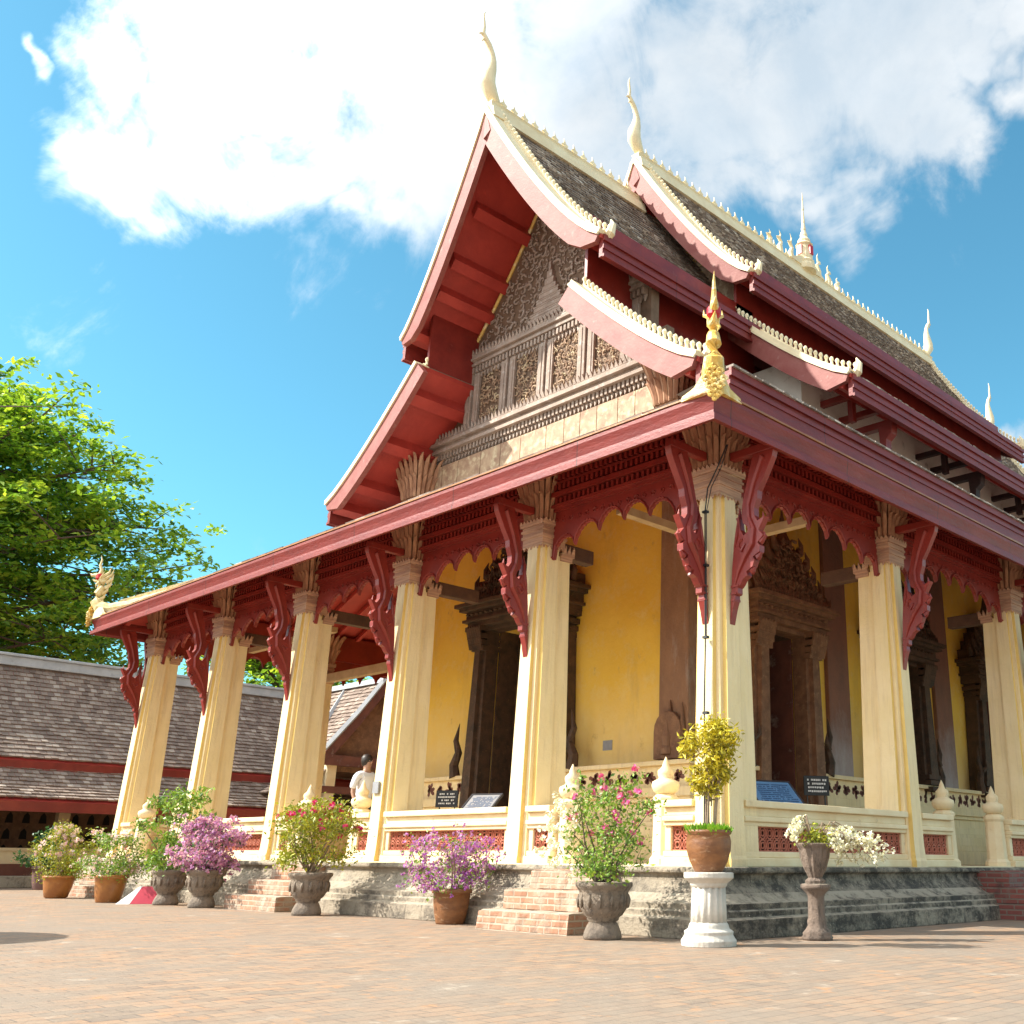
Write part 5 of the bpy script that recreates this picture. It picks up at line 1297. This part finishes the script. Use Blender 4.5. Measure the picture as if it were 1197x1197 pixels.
w2=N.new('ShaderNodeVectorMath'); w2.operation='MULTIPLY_ADD'; Lk.new(w1.outputs[0],w2.inputs[0]); w2.inputs[1].default_value=(.30,.30,.30); Lk.new(tc.outputs['Generated'],w2.inputs[2])
w3=N.new('ShaderNodeVectorMath'); w3.operation='NORMALIZE'; Lk.new(w2.outputs[0],w3.inputs[0])
acc=None
for (u,v,r) in blobs:
    d=vdir(u,v); dp=N.new('ShaderNodeVectorMath'); dp.operation='DOT_PRODUCT'; Lk.new(w3.outputs[0],dp.inputs[0]); dp.inputs[1].default_value=d
    ang=math.acos(min(1,d.dot(vdir(u+r,v)))); a_=nmath('ARCCOSINE',nmath('MINIMUM',dp.outputs['Value'],1.0))
    val=nmath('SUBTRACT',1.0,nmath('DIVIDE',a_,ang))
    val=nmath('MULTIPLY',nmath('MAXIMUM',val,-.6),min(1.0,.45+r/260))
    acc=val if acc is None else nmath('MAXIMUM',acc,val)
def nnoise(scale,detail=9,rough=.6,dist=0.,off=(0,0,0)):
    mp=N.new('ShaderNodeMapping'); mp.inputs['Location'].default_value=off; Lk.new(tc.outputs['Generated'],mp.inputs[0])
    n=N.new('ShaderNodeTexNoise'); n.inputs['Scale'].default_value=scale; n.inputs['Detail'].default_value=detail; n.inputs['Roughness'].default_value=rough; n.inputs['Distortion'].default_value=dist
    Lk.new(mp.outputs[0],n.inputs['Vector']); return n.outputs['Fac']
# added cloud bank out of view behind the camera, fill for shaded faces
bd=N.new('ShaderNodeVectorMath'); bd.operation='DOT_PRODUCT'; Lk.new(tc.outputs['Generated'],bd.inputs[0]); bd.inputs[1].default_value=Vector((.45,-.80,.40)).normalized()
acc=nmath('MAXIMUM',acc,nmath('MULTIPLY',nmath('SUBTRACT',bd.outputs['Value'],.02),1.2))
nz=nmath('ADD',nmath('MULTIPLY',nmath('SUBTRACT',nnoise(7,12,.66,.6),.5),1.7),nmath('MULTIPLY',nmath('SUBTRACT',nnoise(26,8,.6,.4,(5,2,1)),.5),.5))
dens=nmath('ADD',acc,nz)
mr=N.new('ShaderNodeMapRange'); mr.interpolation_type='SMOOTHSTEP'; mr.inputs['From Min'].default_value=-.10; mr.inputs['From Max'].default_value=.62; Lk.new(dens,mr.inputs['Value'])
thin=N.new('ShaderNodeMapRange'); thin.inputs['From Min'].default_value=.34; thin.inputs['From Max'].default_value=.58; thin.inputs['To Min'].default_value=.60; thin.inputs['To Max'].default_value=.97; Lk.new(nnoise(3.6,8,.6,.4,(3,1,2)),thin.inputs['Value'])
fac=nmath('MULTIPLY',mr.outputs[0],thin.outputs[0])
tint=N.new('ShaderNodeMix'); tint.data_type='RGBA'; tint.blend_type='MULTIPLY'; tint.inputs[0].default_value=1
Lk.new(sky.outputs[0],tint.inputs[6]); TINT=tint
sdn=N.new('ShaderNodeVectorMath'); sdn.operation='DOT_PRODUCT'; Lk.new(tc.outputs['Generated'],sdn.inputs[0]); sdn.inputs[1].default_value=S
glow=N.new('ShaderNodeMapRange'); glow.inputs['From Min'].default_value=.42; glow.inputs['From Max'].default_value=.95; glow.inputs['To Min'].default_value=1.0; glow.inputs['To Max'].default_value=3.6; Lk.new(sdn.outputs['Value'],glow.inputs['Value'])  # clouds brightened towards the sun, added as fill for shaded faces
glo2=nmath('MULTIPLY',glow.outputs[0],nmath('ADD',.84,nmath('MULTIPLY',nnoise(5.5,10,.62,.5,(7,3,5)),.34)))
cs=N.new('ShaderNodeVectorMath'); cs.operation='SCALE'; cs.inputs[0].default_value=(4.35,4.5,4.6); Lk.new(glo2,cs.inputs['Scale'])
cm=N.new('ShaderNodeMix'); cm.data_type='RGBA'; Lk.new(fac,cm.inputs[0]); Lk.new(tint.outputs[2],cm.inputs[6]); Lk.new(cs.outputs[0],cm.inputs[7])
Lk.new(cm.outputs[2],bg.inputs['Color'])
TINT.inputs[7].default_value=(.58,1.14,1.06,1)
sc.view_settings.view_transform='Standard'; sc.view_settings.look='None'; sc.view_settings.exposure=.93; sc.view_settings.gamma=1
sc.cycles.max_bounces=9; sc.cycles.diffuse_bounces=6; sc.cycles.transparent_max_bounces=8
